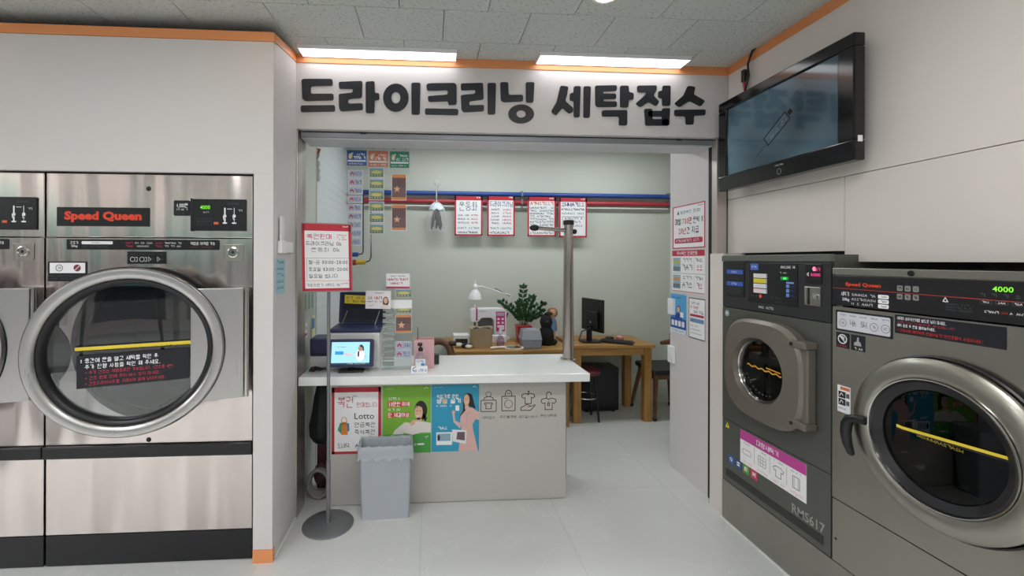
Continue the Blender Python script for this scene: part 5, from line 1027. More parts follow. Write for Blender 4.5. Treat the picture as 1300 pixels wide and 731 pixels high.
# ------------------------------------------------------------------ office back wall: pipes, notices, bag
def pipe(name, label, z, y, r, h, x0=-.80, x1=3.1):
    o = thing(name, label, 'pipe', (1.0, y, z - r)); B().tube([(x0, y, z), (x1, y, z - .012)], r, C(h, .35), 16).build('run', o, smooth=40)
    for x in (.93, 2.49): B().lathe((x, y, z - .003), [(r + .002, -.012), (r + .006, -.012), (r + .006, .012), (r + .002, .012)], M_SG, 16, close=True).build('clamp', o) if False else B().box(x - .010, x + .010, y - r - .004, 4.4395, z - r - .004, z + r + .004, M_SG).build('clamp', o, bevel=.002)
pipe('blue_pipe', 'blue pipe running along the office back wall', 2.180, 4.40, .023, '#2a4f9c')
pipe('red_pipe', 'red pipe below the blue one on the back wall', 2.098, 4.40, .023, '#b23a44')
pipe('white_pipe', 'thin white pipe below the red one on the back wall', 2.050, 4.405, .010, '#d8dad6')
FN = Fr((0, 4.36, 0), (1, 0, 0), (0, 0, 1))
def note(label, x0, y0, x1, y1, draw):
    a0, b0, a1, b1 = FN.rect(x0, y0, x1, y1)
    def dd(b): red_frame(b, .055, .10); b.scrib(.78, .955, .93, .985, Z2, M_PAPER, 4, .004); draw(b)
    sheet('wall_notice', label, 'notice', FN, a0, b0, a1, b1, M_PAPER, dd, 'red framed wall notices', 0, .006)
def d(b):
    b.text('운동화', .16, .64, .82, .86, Z1, C('#2f5f6a', .5), .005)
    for k in range(3): b.scrib(.12, .50 - k * .095, .52, .54 - k * .095, Z1, M_INKG, 6, .004); b.scrib(.60, .50 - k * .095, .84, .54 - k * .095, Z1, M_INKR, 4, .004)
    b.scrib(.10, .17, .90, .22, Z1, C('#5f9098', .5), 10, .004); b.scrib(.12, .06, .84, .11, Z1, M_INK, 8, .005)
note('red framed notice headed with sneakers in dark green handwriting, nearest the hanging bag', 577, 249.5, 612.5, 299, d)
def d(b):
    b.text('드라이크리닝', .08, .74, .94, .87, Z1, C('#3a3f8a', .5), .012)
    for k in range(5): b.scrib(.14, .64 - k * .085, .44, .69 - k * .085, Z1, M_INKG, 4, .004); b.scrib(.56, .64 - k * .085, .88, .69 - k * .085, Z1, M_INKR, 4, .004)
    b.scrib(.10, .17, .90, .22, Z1, C('#5f9098', .5), 10, .004); b.scrib(.10, .06, .80, .11, Z1, M_INK, 8, .005)
note('red framed notice with a blue dry cleaning heading and price list', 618.5, 249.5, 653.5, 299.5, d)
def d(b):
    b.scrib(.10, .80, .92, .88, Z1, C('#e07a3a', .5), 8, .007)
    for k in range(8): b.scrib(.08, .70 - k * .072, .92, .75 - k * .072, Z1, C('#3a6a78', .5), 10, .0045)
    b.scrib(.08, .06, .90, .11, Z1, M_INKG, 10, .004)
note('red framed notice with an orange heading and dense blue handwriting', 669.5, 250.5, 705.5, 300, d)
def d(b):
    b.scrib(.10, .78, .92, .88, Z1, C('#4a3f8a', .5), 7, .008); b.scrib(.08, .68, .92, .73, Z1, M_INK, 10, .005); b.scrib(.10, .58, .90, .63, Z1, C('#5f9098', .5), 10, .004); b.stroke([(.12, .18), (.12, .52), (.9, .52)], .004, Z1, M_INKG)
    for k in range(3): b.scrib(.2, .45 - k * .09, .85, .50 - k * .09, Z1, M_INKG, 8, .004)
note('red framed notice with a purple heading behind the steel pole', 709.5, 251.5, 745, 301, d)
hb = thing('hanging_bag', 'clear plastic bag with brown dried plant hanging from the pipes', 'bag', (.05, 4.33, 1.80))
b = B(); P = []; F = []; n = 20; rows = [(.012, 2.085), (.03, 2.06), (.075, 2.01), (.095, 1.93), (.10, 1.86), (.09, 1.81), (.10, 1.785)]
for k, (r, z) in enumerate(rows):
    for i in range(n): a = 2 * math.pi * i / n; q = r * (1 + .14 * math.sin(i * 2.1 + k * .9)); P.append((.055 + q * math.cos(a), 4.32 + q * math.sin(a) * .35, z + .008 * math.sin(i * 1.9)))
for k in range(len(rows) - 1):
    for i in range(n): j = (i + 1) % n; F.append((k * n + i, k * n + j, (k + 1) * n + j, (k + 1) * n + i))
b.add(P, F, C('#e6eeee', .2, alpha=.14)).build('plastic', hb, smooth=80)
b = B()
for i in range(9): a = i * 2.3; b.tube([(.055 + .012 * math.cos(a), 4.32, 2.01), (.055 + .035 * math.cos(a), 4.32 + .01 * math.sin(a), 1.92), (.055 + .05 * math.cos(a + .4), 4.32 + .012 * math.sin(a), 1.82 + .02 * math.sin(i))], [.012, .014, .008], C(('#4a3a34', '#5f4a40', '#362c2a')[i % 3], .7), 6)
b.build('dried_plant', hb, smooth=60)
b = B(); P = []; F = []
for k, (r, z) in enumerate(((.02, 2.07), (.05, 2.05), (.075, 2.015), (.078, 2.0))):
    for i in range(n): a = 2 * math.pi * i / n; P.append((.055 + r * math.cos(a), 4.32 + r * math.sin(a) * .38, z + .01 * math.sin(i * 2.4 + k)))
for k in range(3):
    for i in range(n): j = (i + 1) % n; F.append((k * n + i, k * n + j, (k + 1) * n + j, (k + 1) * n + i))
b.add(P, F, C('#dce6ee', .3)).build('gathered_top', hb, smooth=80)
B().tube([(.055, 4.35, 2.08), (.055, 4.365, 2.10), (.055, 4.362, 2.25), (.06, 4.41, 2.27)], .006, C('#c8ccc8', .3), 8).build('hook', hb)
B().lathe((.06, 4.439, 2.29), [(.0001, -.012), (.028, -.01), (.03, 0)], C('#cdd3cc', .3), 16, axis='b').build('suction_cup', hb, smooth=50) if False else B(Fr((.06, 4.4395, 2.29), (1, 0, 0), (0, 0, 1))).lathe((0, 0, 0), [(.03, 0), (.028, .008), (.0001, .012)], C('#cdd3cc', .3), 16).build('suction_cup', hb, smooth=50)

# ------------------------------------------------------------------ hanging ticket strips
FT_ = Fr((0, 2.807, 0), (1, 0, 0), (0, 0, 1))
def strip(label, hx, hcol, tx, kind, y0, y1, n, rot=0):
    t = thing('ticket_strip', label, 'tickets', (at(tx[0], 250, Y=2.807).x, 2.807, 1.70), 'hanging ticket strips')
    a0, b0, a1, b1 = FT_.rect(hx[0], 191 + (hx[0] - 441) * .03, hx[1], 210 + (hx[0] - 441) * .05)
    h = B(FT_).box(a0, a1, b0, b1, 0, .002, hcol).build('header_card', t)
    b = B(Fr(FT_.p(a0, b0, .0025), FT_.u, FT_.v, a1 - a0, b1 - b0)); b.rect(.04, .25, .96, .36, 0, M_PAPER); b.scrib(.5, .68, .9, .8, 0, M_PAPER, 4, .004); b.scrib(.34, .42, .95, .6, 0, M_PAPER, 6, .004); b.scrib(.1, .07, .9, .16, 0, M_PAPER, 12, .002); b.ell(.18, .62, .1, .2, 0, C('#e8c890', .5), 12); b.stroke([(.12, .5), (.3, .85)], .006, .0004, M_PAPER); b.build('header_print', h)['kind'] = 'stuff'
    for x in (.2, .8): B(FT_).lathe((a0 + (a1 - a0) * x, b1 + .02, .001), [(.005, 0), (.005, .004), (.0001, .005)], M_BLACK, 10).build('pin', t)
    B(FT_).box(a0 - .006, a1 + .004, 2.05, 2.25, .0045, .0058, M_CLEAR).build('clear_hanger', t)
    for k in range(n):
        c0, d0, c1, d1 = FT_.rect(tx[0] + rot * k, y0 + (y1 - y0) * k / n, tx[1] + rot * k, y0 + (y1 - y0) * (k + .86) / n)
        b = B(FT_); b.box(c0, c1, d0, d1, 0, .0012, M_PAPER); tick(b, kind, c0 + .003, d0 + .003, c1 - .003, d1 - .003, .0016); b.build('ticket', t)
strip('hanging strip of red and violet tickets below a blue card', (440.5, 465.5), C('#2f56a0', .5), (442.5, 461), 0, 216, 313, 9, -.25)
strip('hanging strip of green landscape tickets below an orange card', (468, 492.5), C('#dd7a5e', .5), (468.5, 487.5), 1, 213, 299, 6)
strip('hanging strip of brown star tickets below a green card', (495, 519.5), C('#2f8a6a', .5), (497, 516), 2, 221, 298, 2)
# red and yellow gas pipe ends on the brick side
gp = thing('gas_pipe_pair', 'red and yellow pipe stubs with thin black lines on the left office side', 'pipe', (-.6, 3.6, 1.45))
Yg = 4.0
def ax(px, py, Y=Yg): return tuple(at(px, py, Y=Y))
B().tube([ax(430, 334), ax(452, 333)], .026, C('#b23a40', .4), 12).build('red_stub', gp, smooth=40); B().tube([ax(452.5, 333), ax(464, 332.5)], .022, C('#d8b23a', .4), 12).build('valve', gp, smooth=40)
B().tube([ax(430, 323), ax(446, 323)], .02, C('#d8b23a', .4), 12).build('yellow_stub', gp, smooth=40); B().tube([ax(446.5, 323), ax(455, 323)], .02, C('#2a4f9c', .4), 12).build('valve', gp, smooth=40)
B().tube([ax(455.5, 323), ax(460, 322), ax(461, 318), ax(461, 246), ax(475, 245)], .006, C('#3a3c40', .4), 8).build('line', gp, smooth=60); B().tube([ax(464.5, 332.5), ax(469, 331), ax(471, 326), ax(471, 262)], .006, C('#3a3c40', .4), 8).build('line', gp, smooth=60)
rp = thing('rope_hook', 'copper hook with a knotted white rope on the left brick wall', 'hook', (-.80, 3.3, 1.9))
Yr = 3.25
B().tube([ax(396, 183, Yr), ax(399, 190, Yr), ax(404, 195, Yr), ax(405, 189, Yr)], .014, C('#9a5238', .35, .3), 10).build('hook', rp, smooth=60)
b = B(); b.tube([ax(404, 196, Yr), ax(402, 210, Yr), ax(404, 225, Yr)], .012, C('#d8d4cc', .8), 8); b.build('rope', rp, smooth=60)
for k in range(3): B().ball(ax(403.5, 208 + 9 * k, Yr), (.020, .018, .026), C('#d8d4cc', .8), 10, 7).build('knot', rp, smooth=60)
B().tube([ax(400, 228, Yr), ax(399, 330, Yr)], .018, C('#d9d2c2', .6), 10).build('pull_bar', rp, smooth=50)
FO = Fr((-.805, 0, 0), (0, 1, 0), (0, 0, 1))
sheet('side_sheet', 'grey sheet with green bars pinned inside the left end of the counter', 'sheet', FO, 2.80, 1.12, 3.06, 1.30, C('#b9c0b8', .5), lambda b: [b.rect(.08 + .3 * k, .3, .24 + .3 * k, .9, Z1, C('#7d9a86', .5)) for k in range(3)])
sheet('side_leaflet', 'blue and yellow leaflet on the wall beside the navy printer', 'leaflet', FO, 2.98, .98, 3.07, 1.12, C('#e6dfb0', .5), lambda b: b.rect(.1, .35, .9, .85, Z1, C('#4f8fc0', .5)))
sheet('side_price_tag', 'white and red tag on the wall above the navy printer', 'tag', FO, 2.78, 1.0, 2.88, 1.09, M_PAPER, lambda b: (b.rect(.1, .1, .9, .3, Z1, M_INKR), b.scrib(.1, .5, .9, .8, Z1, M_INKR, 4, .004)))

# ------------------------------------------------------------------ office furniture
def desk(name, label, x0, x1, y0, y1, z, leg=.07, drawer=False):
    t = thing(name, label, 'desk', ((x0 + x1) / 2, (y0 + y1) / 2, 0)); B().box(x0, x1, y0, y1, z - .028, z, M_WOOD).build('desk_top', t, bevel=.003)
    i = .025
    for x in (x0 + i, x1 - i - leg):
        for y in (y0 + i, y1 - i - leg): B().box(x, x + leg, y, y + leg, 0, z - .0285, M_WOODV).build('leg', t, bevel=.003)
    for y in (y0 + i + .01, y1 - i - .03): B().box(x0 + i + leg, x1 - i - leg, y, y + .02, z - .10, z - .0285, M_WOOD).build('apron', t)
    for x in (x0 + i + .01, x1 - i - .03): B().box(x, x + .02, y0 + i + leg, y1 - i - leg, z - .10, z - .0285, M_WOOD).build('apron', t)
    return t
desk('sewing_desk', 'wooden desk behind the counter carrying the sewing machine', .15, .80, 3.69, 4.40, .72)
desk('side_desk', 'wooden side desk between sewing desk and computer desk', .815, 1.27, 3.80, 4.40, .705, .05)
desk('computer_desk', 'wooden desk with square legs carrying the computer monitor', 1.29, 2.08, 3.885, 4.415, .72)
DZ = .7205
# desk lamp
lp = thing('desk_lamp', 'white bell shaped desk lamp on a jointed arm above the sewing machine', 'lamp', (.74, 4.25, DZ))
WL = C('#eef0ee', .35, name='lamp_white'); hx, hy, hz = .425, 4.15, 1.125
B().lathe((hx, hy, hz), [(.066, 0), (.060, .03), (.045, .062), (.028, .085), (.020, .095), (.026, .105), (.024, .13), (.012, .145), (.006, .15), (.006, .185), (.0001, .186)], WL, 28).build('shade', lp, smooth=50)
B().tube([(hx + .01, hy, hz + .125), (hx + .06, hy + .02, hz + .115)], .009, WL, 8).build('shade_joint', lp)
B().tube([(hx + .05, hy + .02, hz + .125), (.785, 4.23, 1.155)], .007, WL, 8).build('upper_arm', lp); B().tube([(hx + .20, hy + .05, hz + .102), (.785, 4.23, 1.145)], .006, C('#7d8382', .4), 8).build('spring', lp)
B().tube([(.785, 4.23, 1.15), (.765, 4.25, 1.02), (.715, 4.26, .80)], .008, WL, 8).build('lower_arm', lp, smooth=60); B().tube([(.76, 4.24, .98), (.69, 4.25, .82)], .009, C('#5a5e60', .4), 8).build('lower_spring', lp)
B().lathe((.735, 4.25, DZ), [(.0001, .055), (.012, .05), (.016, .02), (.045, .016), (.05, 0)], WL, 20).build('base', lp, smooth=40)
# sewing machine
sm = thing('sewing_machine', 'white sewing machine with magenta panel on the wooden desk', 'sewing machine', (.55, 4.12, DZ))
SW = C('#e9e9ec', .3, name='machine_white'); MG = C('#c2327a', .4, name='magenta_panel')
B().box(.385, .715, 4.04, 4.20, DZ, DZ + .075, SW).build('bed', sm, bevel=.012, seg=3)
fz = Fr((0, 4.12, 0), (1, 0, 0), (0, 0, 1)); prof = [(.715, .795), (.715, 1.0), (.70, 1.035), (.66, 1.045), (.40, 1.045), (.375, 1.03), (.37, .99), (.375, .93), (.40, .915), (.455, .92), (.475, .955), (.57, .955), (.595, .93), (.60, .795)]
B(fz).prism(fillet(prof[::-1], .02), -.06, .06, SW).build('arm', sm, bevel=.008)
B(fz).box(.615, .70, .83, 1.015, .0605, .063, MG).build('control_panel', sm, bevel=.002)
def d(b):
    b.rect(.623, .975, .692, 1.005, .0635, C('#b9b0c0', .4))
    for i in range(3):
        for j in range(2): b.ell(.638 + .04 * j, .945 - .035 * i, .012, .010, .0635, M_PAPER, 12)
grp(fz, sm, 'print', d)
B(fz).box(.425, .440, .93, 1.046, -.0605, .0605, MG).build('stripe', sm); B(fz).box(.41, .43, .83, .915, -.012, .012, M_CHROME).build('needle_bar', sm); B(fz).box(.455, .60, .80, .955, -.05, -.03, C('#6a6a68', .5)).build('gap_shade', sm)  # grey sheet in the arm gap paints its shade, no machine part
B().lathe((.42, 4.12, 1.0455), [(.008, 0), (.006, .03), (.0001, .032)], M_WHITE, 10).build('thread_pin', sm)
grp(fz, sm, 'maker_lettering', lambda b: b.scrib(.45, 1.012, .52, 1.022, .0605, M_INKG, 6, .002))
# tan basket
bk = thing('storage_basket', 'tan fabric storage basket in front of the sewing machine', 'basket', (.455, 3.88, DZ))
TAN = C('#b3a386', .85, var=.06, name='tan_fabric'); b = B(); P = []; F = []; n = 28
rows = [(.090, 0), (.094, .01), (.101, .17), (.104, .175), (.098, .17), (.085, .02)]
for k, (r, z) in enumerate(rows):
    for i in range(n): a = 2 * math.pi * i / n; e = (abs(math.cos(a)) ** 3 + abs(math.sin(a)) ** 3) ** (-1 / 3); P.append((.455 + r * e * math.cos(a), 3.88 + r * .8 * e * math.sin(a), DZ + z + (.006 * math.sin(a * 3) if k in (2, 3, 4) else 0)))
for k in range(len(rows) - 1):
    for i in range(n): j = (i + 1) % n; F.append((k * n + i, k * n + j, (k + 1) * n + j, (k + 1) * n + i))
F += [tuple(range(n))[::-1], tuple(5 * n + i for i in range(n))]
b.add(P, F, TAN).build('basket_body', bk, smooth=50)
for k, x in enumerate((.41, .48, .51)): q = B().ball((x, 3.885, DZ + .155), (.032, .03, .022), C(('#2c2c30', '#4a4a48', '#26262a')[k], .7), 10, 7).build('spool', smooth=60); tag(q, ('dark spool at the left in the tan basket', 'grey spool in the middle of the tan basket', 'dark spool at the right in the tan basket')[k], 'spool', 'spools in the tan basket')
# white box with cloth
tb = thing('tissue_box', 'white open box at the left end of the sewing desk', 'box', (.27, 4.05, DZ)); B().box(.21, .355, 3.98, 4.12, DZ, DZ + .088, M_WHITE).build('carton', tb, bevel=.004); B().box(.225, .34, 3.978, 3.9795, DZ + .012, DZ + .055, M_INK).build('opening', tb)
for k, (x, y, r, h) in enumerate(((.25, 3.86, .035, '#d8d0bc'), (.305, 3.84, .03, '#1e1e20'), (.335, 3.81, .028, '#e2ddd2'), (.345, 3.865, .026, '#202024'))):
    b = B(); b.ball((x, y, DZ + r * .62), (r * 1.15, r, r * .62), C(h, .8), 12, 8); q = b.build('cloth_scrap', smooth=70); tag(q, ('cream cloth scrap by the white box', 'black cloth scrap beside the cream one', 'pale cloth scrap at the desk edge', 'black cloth scrap against the tan basket')[k], 'cloth', 'cloth scraps on the sewing desk')
hm = thing('hand_mirror', 'cream oval hand mirror lying on the front of the sewing desk', 'mirror', (.70, 3.80, DZ)); b = B()
b.lathe((.735, 3.80, DZ), [(.0001, .008), (.07, .008), (.085, .012), (.090, .006), (.088, 0), (.0001, 0)], C('#d8d2c0', .4), 32)
for v in b.v: v.y = 3.80 + (v.y - 3.80) * .75
b.build('oval_frame', hm, smooth=50)
b = B(); b.tube([(.655, 3.79, DZ + .012), (.60, 3.78, DZ + .014), (.54, 3.765, DZ + .012), (.52, 3.76, DZ + .011)], [.013, .010, .013, .009], C('#e2dac4', .4), 10); b.build('handle', hm, smooth=60); b = B(); b.ell(.735, 3.80, .066, .05, DZ + .0125, C('#c0c4c4', .08, 1.0), 28); b.build('mirror_glass', hm)
sb = thing('spray_bottle', 'clear spray bottle with a pale trigger beside the sewing machine', 'bottle', (.635, 3.92, DZ)); B().lathe((.635, 3.92, DZ), [(.0001, 0), (.034, 0), (.038, .01), (.036, .05), (.022, .085), (.014, .095), (.014, .105)], glass('spray_clear', '#e6dce6', 1.0), 20).build('bottle', sb, smooth=50); B().lathe((.635, 3.92, DZ), [(.0001, .004), (.032, .004), (.033, .045), (.0001, .045)], C('#d0c2cc', .3, alpha=.3), 18).build('liquid', sb, smooth=50)
B().lathe((.635, 3.92, DZ + .1055), [(.016, 0), (.016, .03), (.012, .035), (.012, .05), (.0001, .052)], C('#e2d6e2', .4), 14).build('cap', sb, smooth=40); B().box(.622, .668, 3.912, 3.928, DZ + .145, DZ + .185, C('#e6dce6', .4)).build('trigger_head', sb, bevel=.005)
# zz plant
pp = thing('potted_plant', 'glossy green plant in a red square pot against the back wall', 'plant', (.90, 4.17, .7055))
PZ = .7055; b = B(); b.frust((.845, .955, 4.115, 4.225), (.828, .972, 4.098, 4.242), PZ, PZ + .165, C('#b01f2c', .35)); b.build('pot', pp, bevel=.004); B().box(.836, .964, 4.106, 4.234, PZ + .150, PZ + .166, C('#3a2a20', .9)).build('soil', pp) if False else None
LEAF = C('#1f4a26', .3, var=.25, name='leaf_green'); STEM = C('#3a6a34', .5)
random.seed(11)
for k, (dx, dy, hgt, bend) in enumerate(((-.02, .0, .36, .02), (-.06, .02, .25, -.14), (.03, -.01, .27, .05), (.05, .02, .23, .14), (-.04, -.02, .20, -.11), (.04, -.03, .17, .11), (.0, -.03, .22, -.05), (.06, .0, .15, .17))):
    s_ = B(); p0 = Vector((.90 + dx * .4, 4.17 + dy, PZ + .16)); path = [p0 + Vector((dx * .6 * t + bend * t * t, dy * t, hgt * t - abs(bend) * .25 * t * t)) for t in [i / 8 for i in range(9)]]
    s_.tube([tuple(p) for p in path], [.005 - .0004 * i for i in range(9)], STEM, 6); st = s_.build('stem', pp, smooth=60)
    lf = B()
    for i in range(2, 9):
        p = path[i]; t = (path[min(8, i + 1)] - path[i - 1]).normalized()
        for sgn in (-1, 1, 0) if i == 8 else (-1, 1):
            side = Vector((sgn * .9, -.35 * (1 if (i + k) % 2 else -1), .0)); dr = (t * .75 + side * .8).normalized() if sgn else t; L = .072 - .003 * abs(i - 5); w = .019
            nn = dr.cross(Vector((0, 1, .2))).normalized() * w; up = Vector((0, -.004, .006))
            lf.add([tuple(p), tuple(p + dr * L * .5 + nn), tuple(p + dr * L), tuple(p + dr * L * .5 - nn), tuple(p + dr * L * .5 + up)], [(0, 1, 4), (1, 2, 4), (2, 3, 4), (3, 0, 4)], LEAF)
    lo = lf.build('leaves', st); lo['kind'] = 'stuff'
# grey lidded box
gb = thing('lidded_box', 'grey plastic box with a clear lid beside the red pot', 'box', (.905, 3.90, PZ)); b = B(); b.frust((.825, .985, 3.83, 3.97), (.815, .995, 3.82, 3.98), PZ, PZ + .075, C('#8c929c', .4)); b.build('tray', gb, bevel=.005); b = B(); b.frust((.811, .999, 3.816, 3.984), (.828, .982, 3.833, 3.967), PZ + .0755, PZ + .17, C('#aab2ba', .15, alpha=.75)); b.build('lid', gb, bevel=.008); B().box(.86, .95, 3.87, 3.93, PZ + .1705, PZ + .176, C('#b4bcc4', .15)).build('lid_handle', gb, bevel=.002)
# black plush
bp_ = thing('plush_toy', 'black round bodied soft toy standing on the side desk', 'toy', (1.085, 4.02, PZ)); PL = C('#141416', .9, name='black_plush')
B().lathe((1.085, 4.02, PZ), [(.0001, 0), (.05, 0), (.066, .03), (.072, .085), (.062, .14), (.045, .165), (.050, .18), (.060, .215), (.052, .25), (.03, .275), (.0001, .283)], PL, 24).build('body', bp_, smooth=60); B().ball((1.09, 4.02, PZ + .285), (.026, .02, .02), PL, 10, 7).build('tuft', bp_, smooth=60); B().ball((1.08, 3.957, PZ + .225), (.012, .012, .008), C('#3a3430', .6), 10, 7).build('beak', bp_, smooth=60); B().ball((1.14, 4.00, PZ + .03), (.05, .035, .03), PL, 10, 7).build('foot', bp_, smooth=60)
# doll
dl = thing('doll', 'small curly haired doll in a blue dress on the side desk', 'doll', (1.205, 4.22, PZ)); SKD = C('#d8a583', .6); x, y = 1.205, 4.22
b = B(); b.lathe((x, y, PZ), [(.0001, .115), (.026, .12), (.024, .17), (.030, .205), (.012, .225), (.012, .235), (.032, .25), (.036, .275), (.028, .305), (.0001, .312)], SKD, 16)
for s_ in (-1, 1): b.tube([(x + s_ * .013, y, PZ), (x + s_ * .013, y, PZ + .13)], [.010, .013], SKD, 8); b.tube([(x + s_ * .03, y, PZ + .20), (x + s_ * .045, y - .01, PZ + .12)], [.010, .008], SKD, 8)
b.build('body', dl, smooth=60); B().lathe((x, y, PZ), [(.044, .10), (.034, .15), (.032, .20), (.022, .222)], C('#5f83ac', .7), 18).build('dress', dl, smooth=60)
b = B()
for i in range(22):
    a = math.radians(-50 + 280 * i / 21); rr_ = .040; b.ball((x + rr_ * math.cos(a), y + .008 + .012 * (i % 2), PZ + .275 + rr_ * .95 * math.sin(a)), .015, C(('#9a6f48', '#7d5534')[i % 2], .8), 8, 6)
b.ball((x, y + .018, PZ + .28), (.042, .03, .046), C('#7d5534', .8), 12, 8)
b.build('curly_hair', dl, smooth=70); b = B()
for s_ in (-1, 1): b.ball((x + s_ * .012, y - .034, PZ + .278), .004, M_INK, 8, 6)
b.build('eyes', dl)
# speaker, monitor, keyboard, mouse, pink dish
q = B().frust((1.32, 1.365, 4.12, 4.20), (1.328, 1.36, 4.14, 4.20), DZ, DZ + .17, M_BLACK).build('desk_speaker', bevel=.004); tag(q, 'slim black desk speaker beside the monitor', 'speaker')
mn = thing('computer_monitor', 'black computer monitor seen from behind on the wooden desk', 'monitor', (1.53, 4.05, DZ)); fm2 = Fr((1.547, 4.10, DZ), (.27, -.96, 0), (-.02, .02, 1)); fm2.v = Vector((0, 0, 1)); fm2.n = fm2.u.cross(fm2.v)
B(fm2).box(-.155, .175, .10, .41, -.022, 0, M_BLACK).build('panel', mn, bevel=.006); B(fm2).box(-.06, .12, .13, .30, .0005, .03, C('#1b1b1e', .45)).build('rear_cover', mn, bevel=.010); B(fm2).box(.0, .06, .01, .16, .03, .055, M_BLACK).build('stand_column', mn, bevel=.004); B(fm2).prism([(p[0], p[1]) for p in [(0, 0)]], 0, 0, M_BLACK) if False else None
B().prism(rrect(1.44, 3.99, 1.615, 4.16, .03), DZ, DZ + .012, M_BLACK).build('stand_base', mn); grp(fm2, mn, 'maker_badge', lambda b: b.ell(.03, .19, .012, .012, .0305, C('#9a9a9a', .4), 12))
B().tube([(1.52, 4.03, .86), (1.44, 4.06, .82), (1.40, 4.02, .74), (1.43, 3.98, .728)], .006, M_BLACK, 8).build('cable', mn, smooth=60)
kb = thing('keyboard', 'black keyboard lying across the wooden desk before the monitor', 'keyboard', (1.70, 4.0, DZ)); fk2 = Fr((1.625, 4.07, DZ), (.80, -.52, 0), (.52, .80, 0)); B(fk2).box(0, .30, -.05, .07, 0, .02, M_BLACK).build('case', kb, bevel=.004)
k0 = None
for i in range(10):
    for j in range(4):
        if k0 is None: k0 = B(fk2).box(.012, .034, -.042, -.022, .0203, .026, C('#26262a', .5)).build('key', kb); o0 = k0.location.copy(); k = k0
        else: k = k0.copy(); COL.objects.link(k); k.parent = kb
        k.location = o0 + fk2.u * (.0278 * i) + fk2.v * (.0265 * j)
q = B().ball((1.765, 4.18, DZ + .016), (.045, .03, .016), M_BLACK, 14, 8).build('computer_mouse', smooth=60); tag(q, 'black computer mouse behind the keyboard', 'mouse')
pd = thing('pink_dish', 'small pink dish on the right of the computer desk', 'dish', (1.86, 4.16, DZ)); B().lathe((1.86, 4.16, DZ), [(.0001, 0), (.028, 0), (.04, .028), (.036, .028), (.026, .006), (.0001, .005)], C('#e29a98', .5), 20).build('bowl', pd, smooth=40); B().ball((1.86, 4.16, DZ + .026), (.03, .03, .014), C('#e8b0a8', .7), 10, 7).build('contents', pd, smooth=60)
# pc tower and stool under the desk
pc = thing('computer_tower', 'black computer tower in the shade under the wooden desk', 'computer', (1.66, 4.28, 0)); B().box(1.50, 1.86, 4.18, 4.40, .02, .44, M_BLACK).build('case', pc, bevel=.005)
for x in (1.53, 1.80): B().box(x, x + .03, 4.20, 4.38, 0, .0195, M_BLACK).build('foot', pc)
B().box(1.52, 1.84, 4.176, 4.1795, .06, .40, C('#1c1c1f', .4)).build('front_cover', pc)
so = thing('round_stool', 'round stool with a dark red seat under the wooden desk', 'stool', (1.46, 4.02, 0)); B().lathe((1.46, 4.02, .435), [(.0001, 0), (.13, 0), (.14, .012), (.14, .03), (.12, .042), (.0001, .046)], C('#6a2a34', .5), 28).build('seat', so, smooth=40)
for i in range(4): a = math.pi / 4 + i * math.pi / 2; B().tube([(1.46 + .09 * math.cos(a), 4.02 + .09 * math.sin(a), .434), (1.46 + .14 * math.cos(a), 4.02 + .14 * math.sin(a), 0)], .010, M_BLACK, 8).build('leg', so, smooth=50)
B().tube([(1.46 + .112 * math.cos(2 * math.pi * i / 24), 4.02 + .112 * math.sin(2 * math.pi * i / 24), .22) for i in range(25)], .007, M_CHROME, 8).build('foot_ring', so, smooth=60)
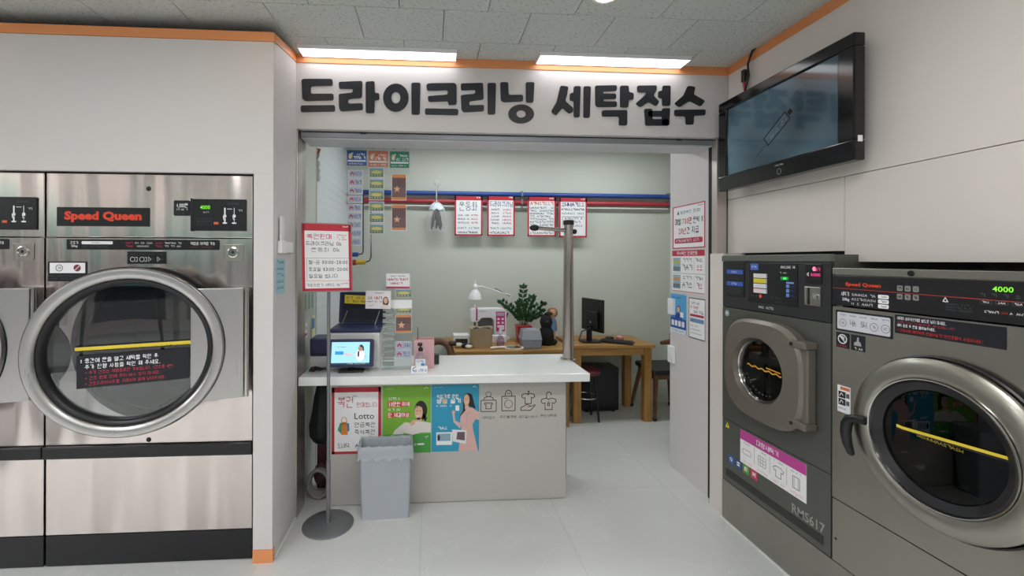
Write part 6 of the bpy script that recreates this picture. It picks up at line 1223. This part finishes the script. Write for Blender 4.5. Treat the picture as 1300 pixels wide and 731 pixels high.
# dining style chair at the desk
ch = thing('wooden_chair', 'walnut chair with black seat at the right end of the desk', 'chair', (2.28, 4.12, 0))
BS = C('#1c1a1a', .4, name='black_leather'); b = B(); b.prism(fillet([(2.06, 3.90), (2.50, 3.90), (2.47, 4.34), (2.09, 4.34)], .05), .43, .475, BS); b.build('seat', ch, bevel=.012, seg=3)
b = B(); b.prism(fillet([(2.09, 3.93), (2.47, 3.93), (2.45, 4.31), (2.11, 4.31)], .03), .385, .4295, M_WALNUT); b.build('seat_rail', ch)
for x, y, x2, y2 in ((2.12, 3.96, 2.09, 3.92), (2.44, 3.96, 2.47, 3.92), (2.13, 4.28, 2.06, 4.33), (2.43, 4.28, 2.47, 4.33)): l = B().tube([(x, y, .40), (x2, y2, .03)], [.022, .015], M_WALNUT, 10).build('leg', ch, smooth=50); B().ball((x2, y2, .022), .022, C('#2a2220', .6), 10, 8).build('foot', l, smooth=60)
for x in (2.42, 2.45): pass
B().tube([(2.40, 3.96, .43), (2.33, 3.95, .73)], [.018, .014], M_WALNUT, 10).build('back_post', ch, smooth=50); B().tube([(2.45, 4.28, .43), (2.46, 4.30, .73)], [.018, .014], M_WALNUT, 10).build('back_post', ch, smooth=50)
b = B(); pts = [(2.14, 3.90, .735), (2.24, 3.93, .74), (2.34, 3.965, .745), (2.43, 4.05, .748), (2.47, 4.16, .748), (2.46, 4.30, .742)]; P = []
b.tube(pts, [.018, .024, .028, .028, .026, .02], M_WALNUT, 10); b.build('back_rail', ch, smooth=60)
# wooden stool chair behind the counter
wc = thing('round_back_chair', 'brown wooden chair with a rounded back behind the pink organiser', 'chair', (.06, 3.45, 0)); WB = wood('chair_wood', '#7d5638', '#5c3c24', 2)
B().lathe((.06, 3.45, .42), [(.0001, 0), (.17, 0), (.18, .015), (.17, .03), (.0001, .032)], WB, 28).build('seat', wc, smooth=40)
for i in range(4): a = math.pi / 4 + i * math.pi / 2; B().tube([(.06 + .12 * math.cos(a), 3.45 + .12 * math.sin(a), .42), (.06 + .17 * math.cos(a), 3.45 + .17 * math.sin(a), 0)], [.018, .013], WB, 10).build('leg', wc, smooth=50)
B().tube([(.06 + .095 * math.cos(a), 3.30 + .02 * math.sin(a), .79 + .09 * math.sin(a)) for a in [2 * math.pi * i / 24 for i in range(25)]], .028, WB, 10).build('back_hoop', wc, smooth=60)
for x in (-.06, .18): B().tube([(.06 + (x - .06) * .6, 3.34, .45), (.06 + (x - .06) * .75, 3.305, .72)], .014, WB, 10).build('back_post', wc, smooth=50)
for z in (.765, .865): B().tube([(.14, 3.30, z), (.195, 3.30, z)], .020, C('#3a261a', .5), 10).build('knob', wc, smooth=50, bevel=.006)
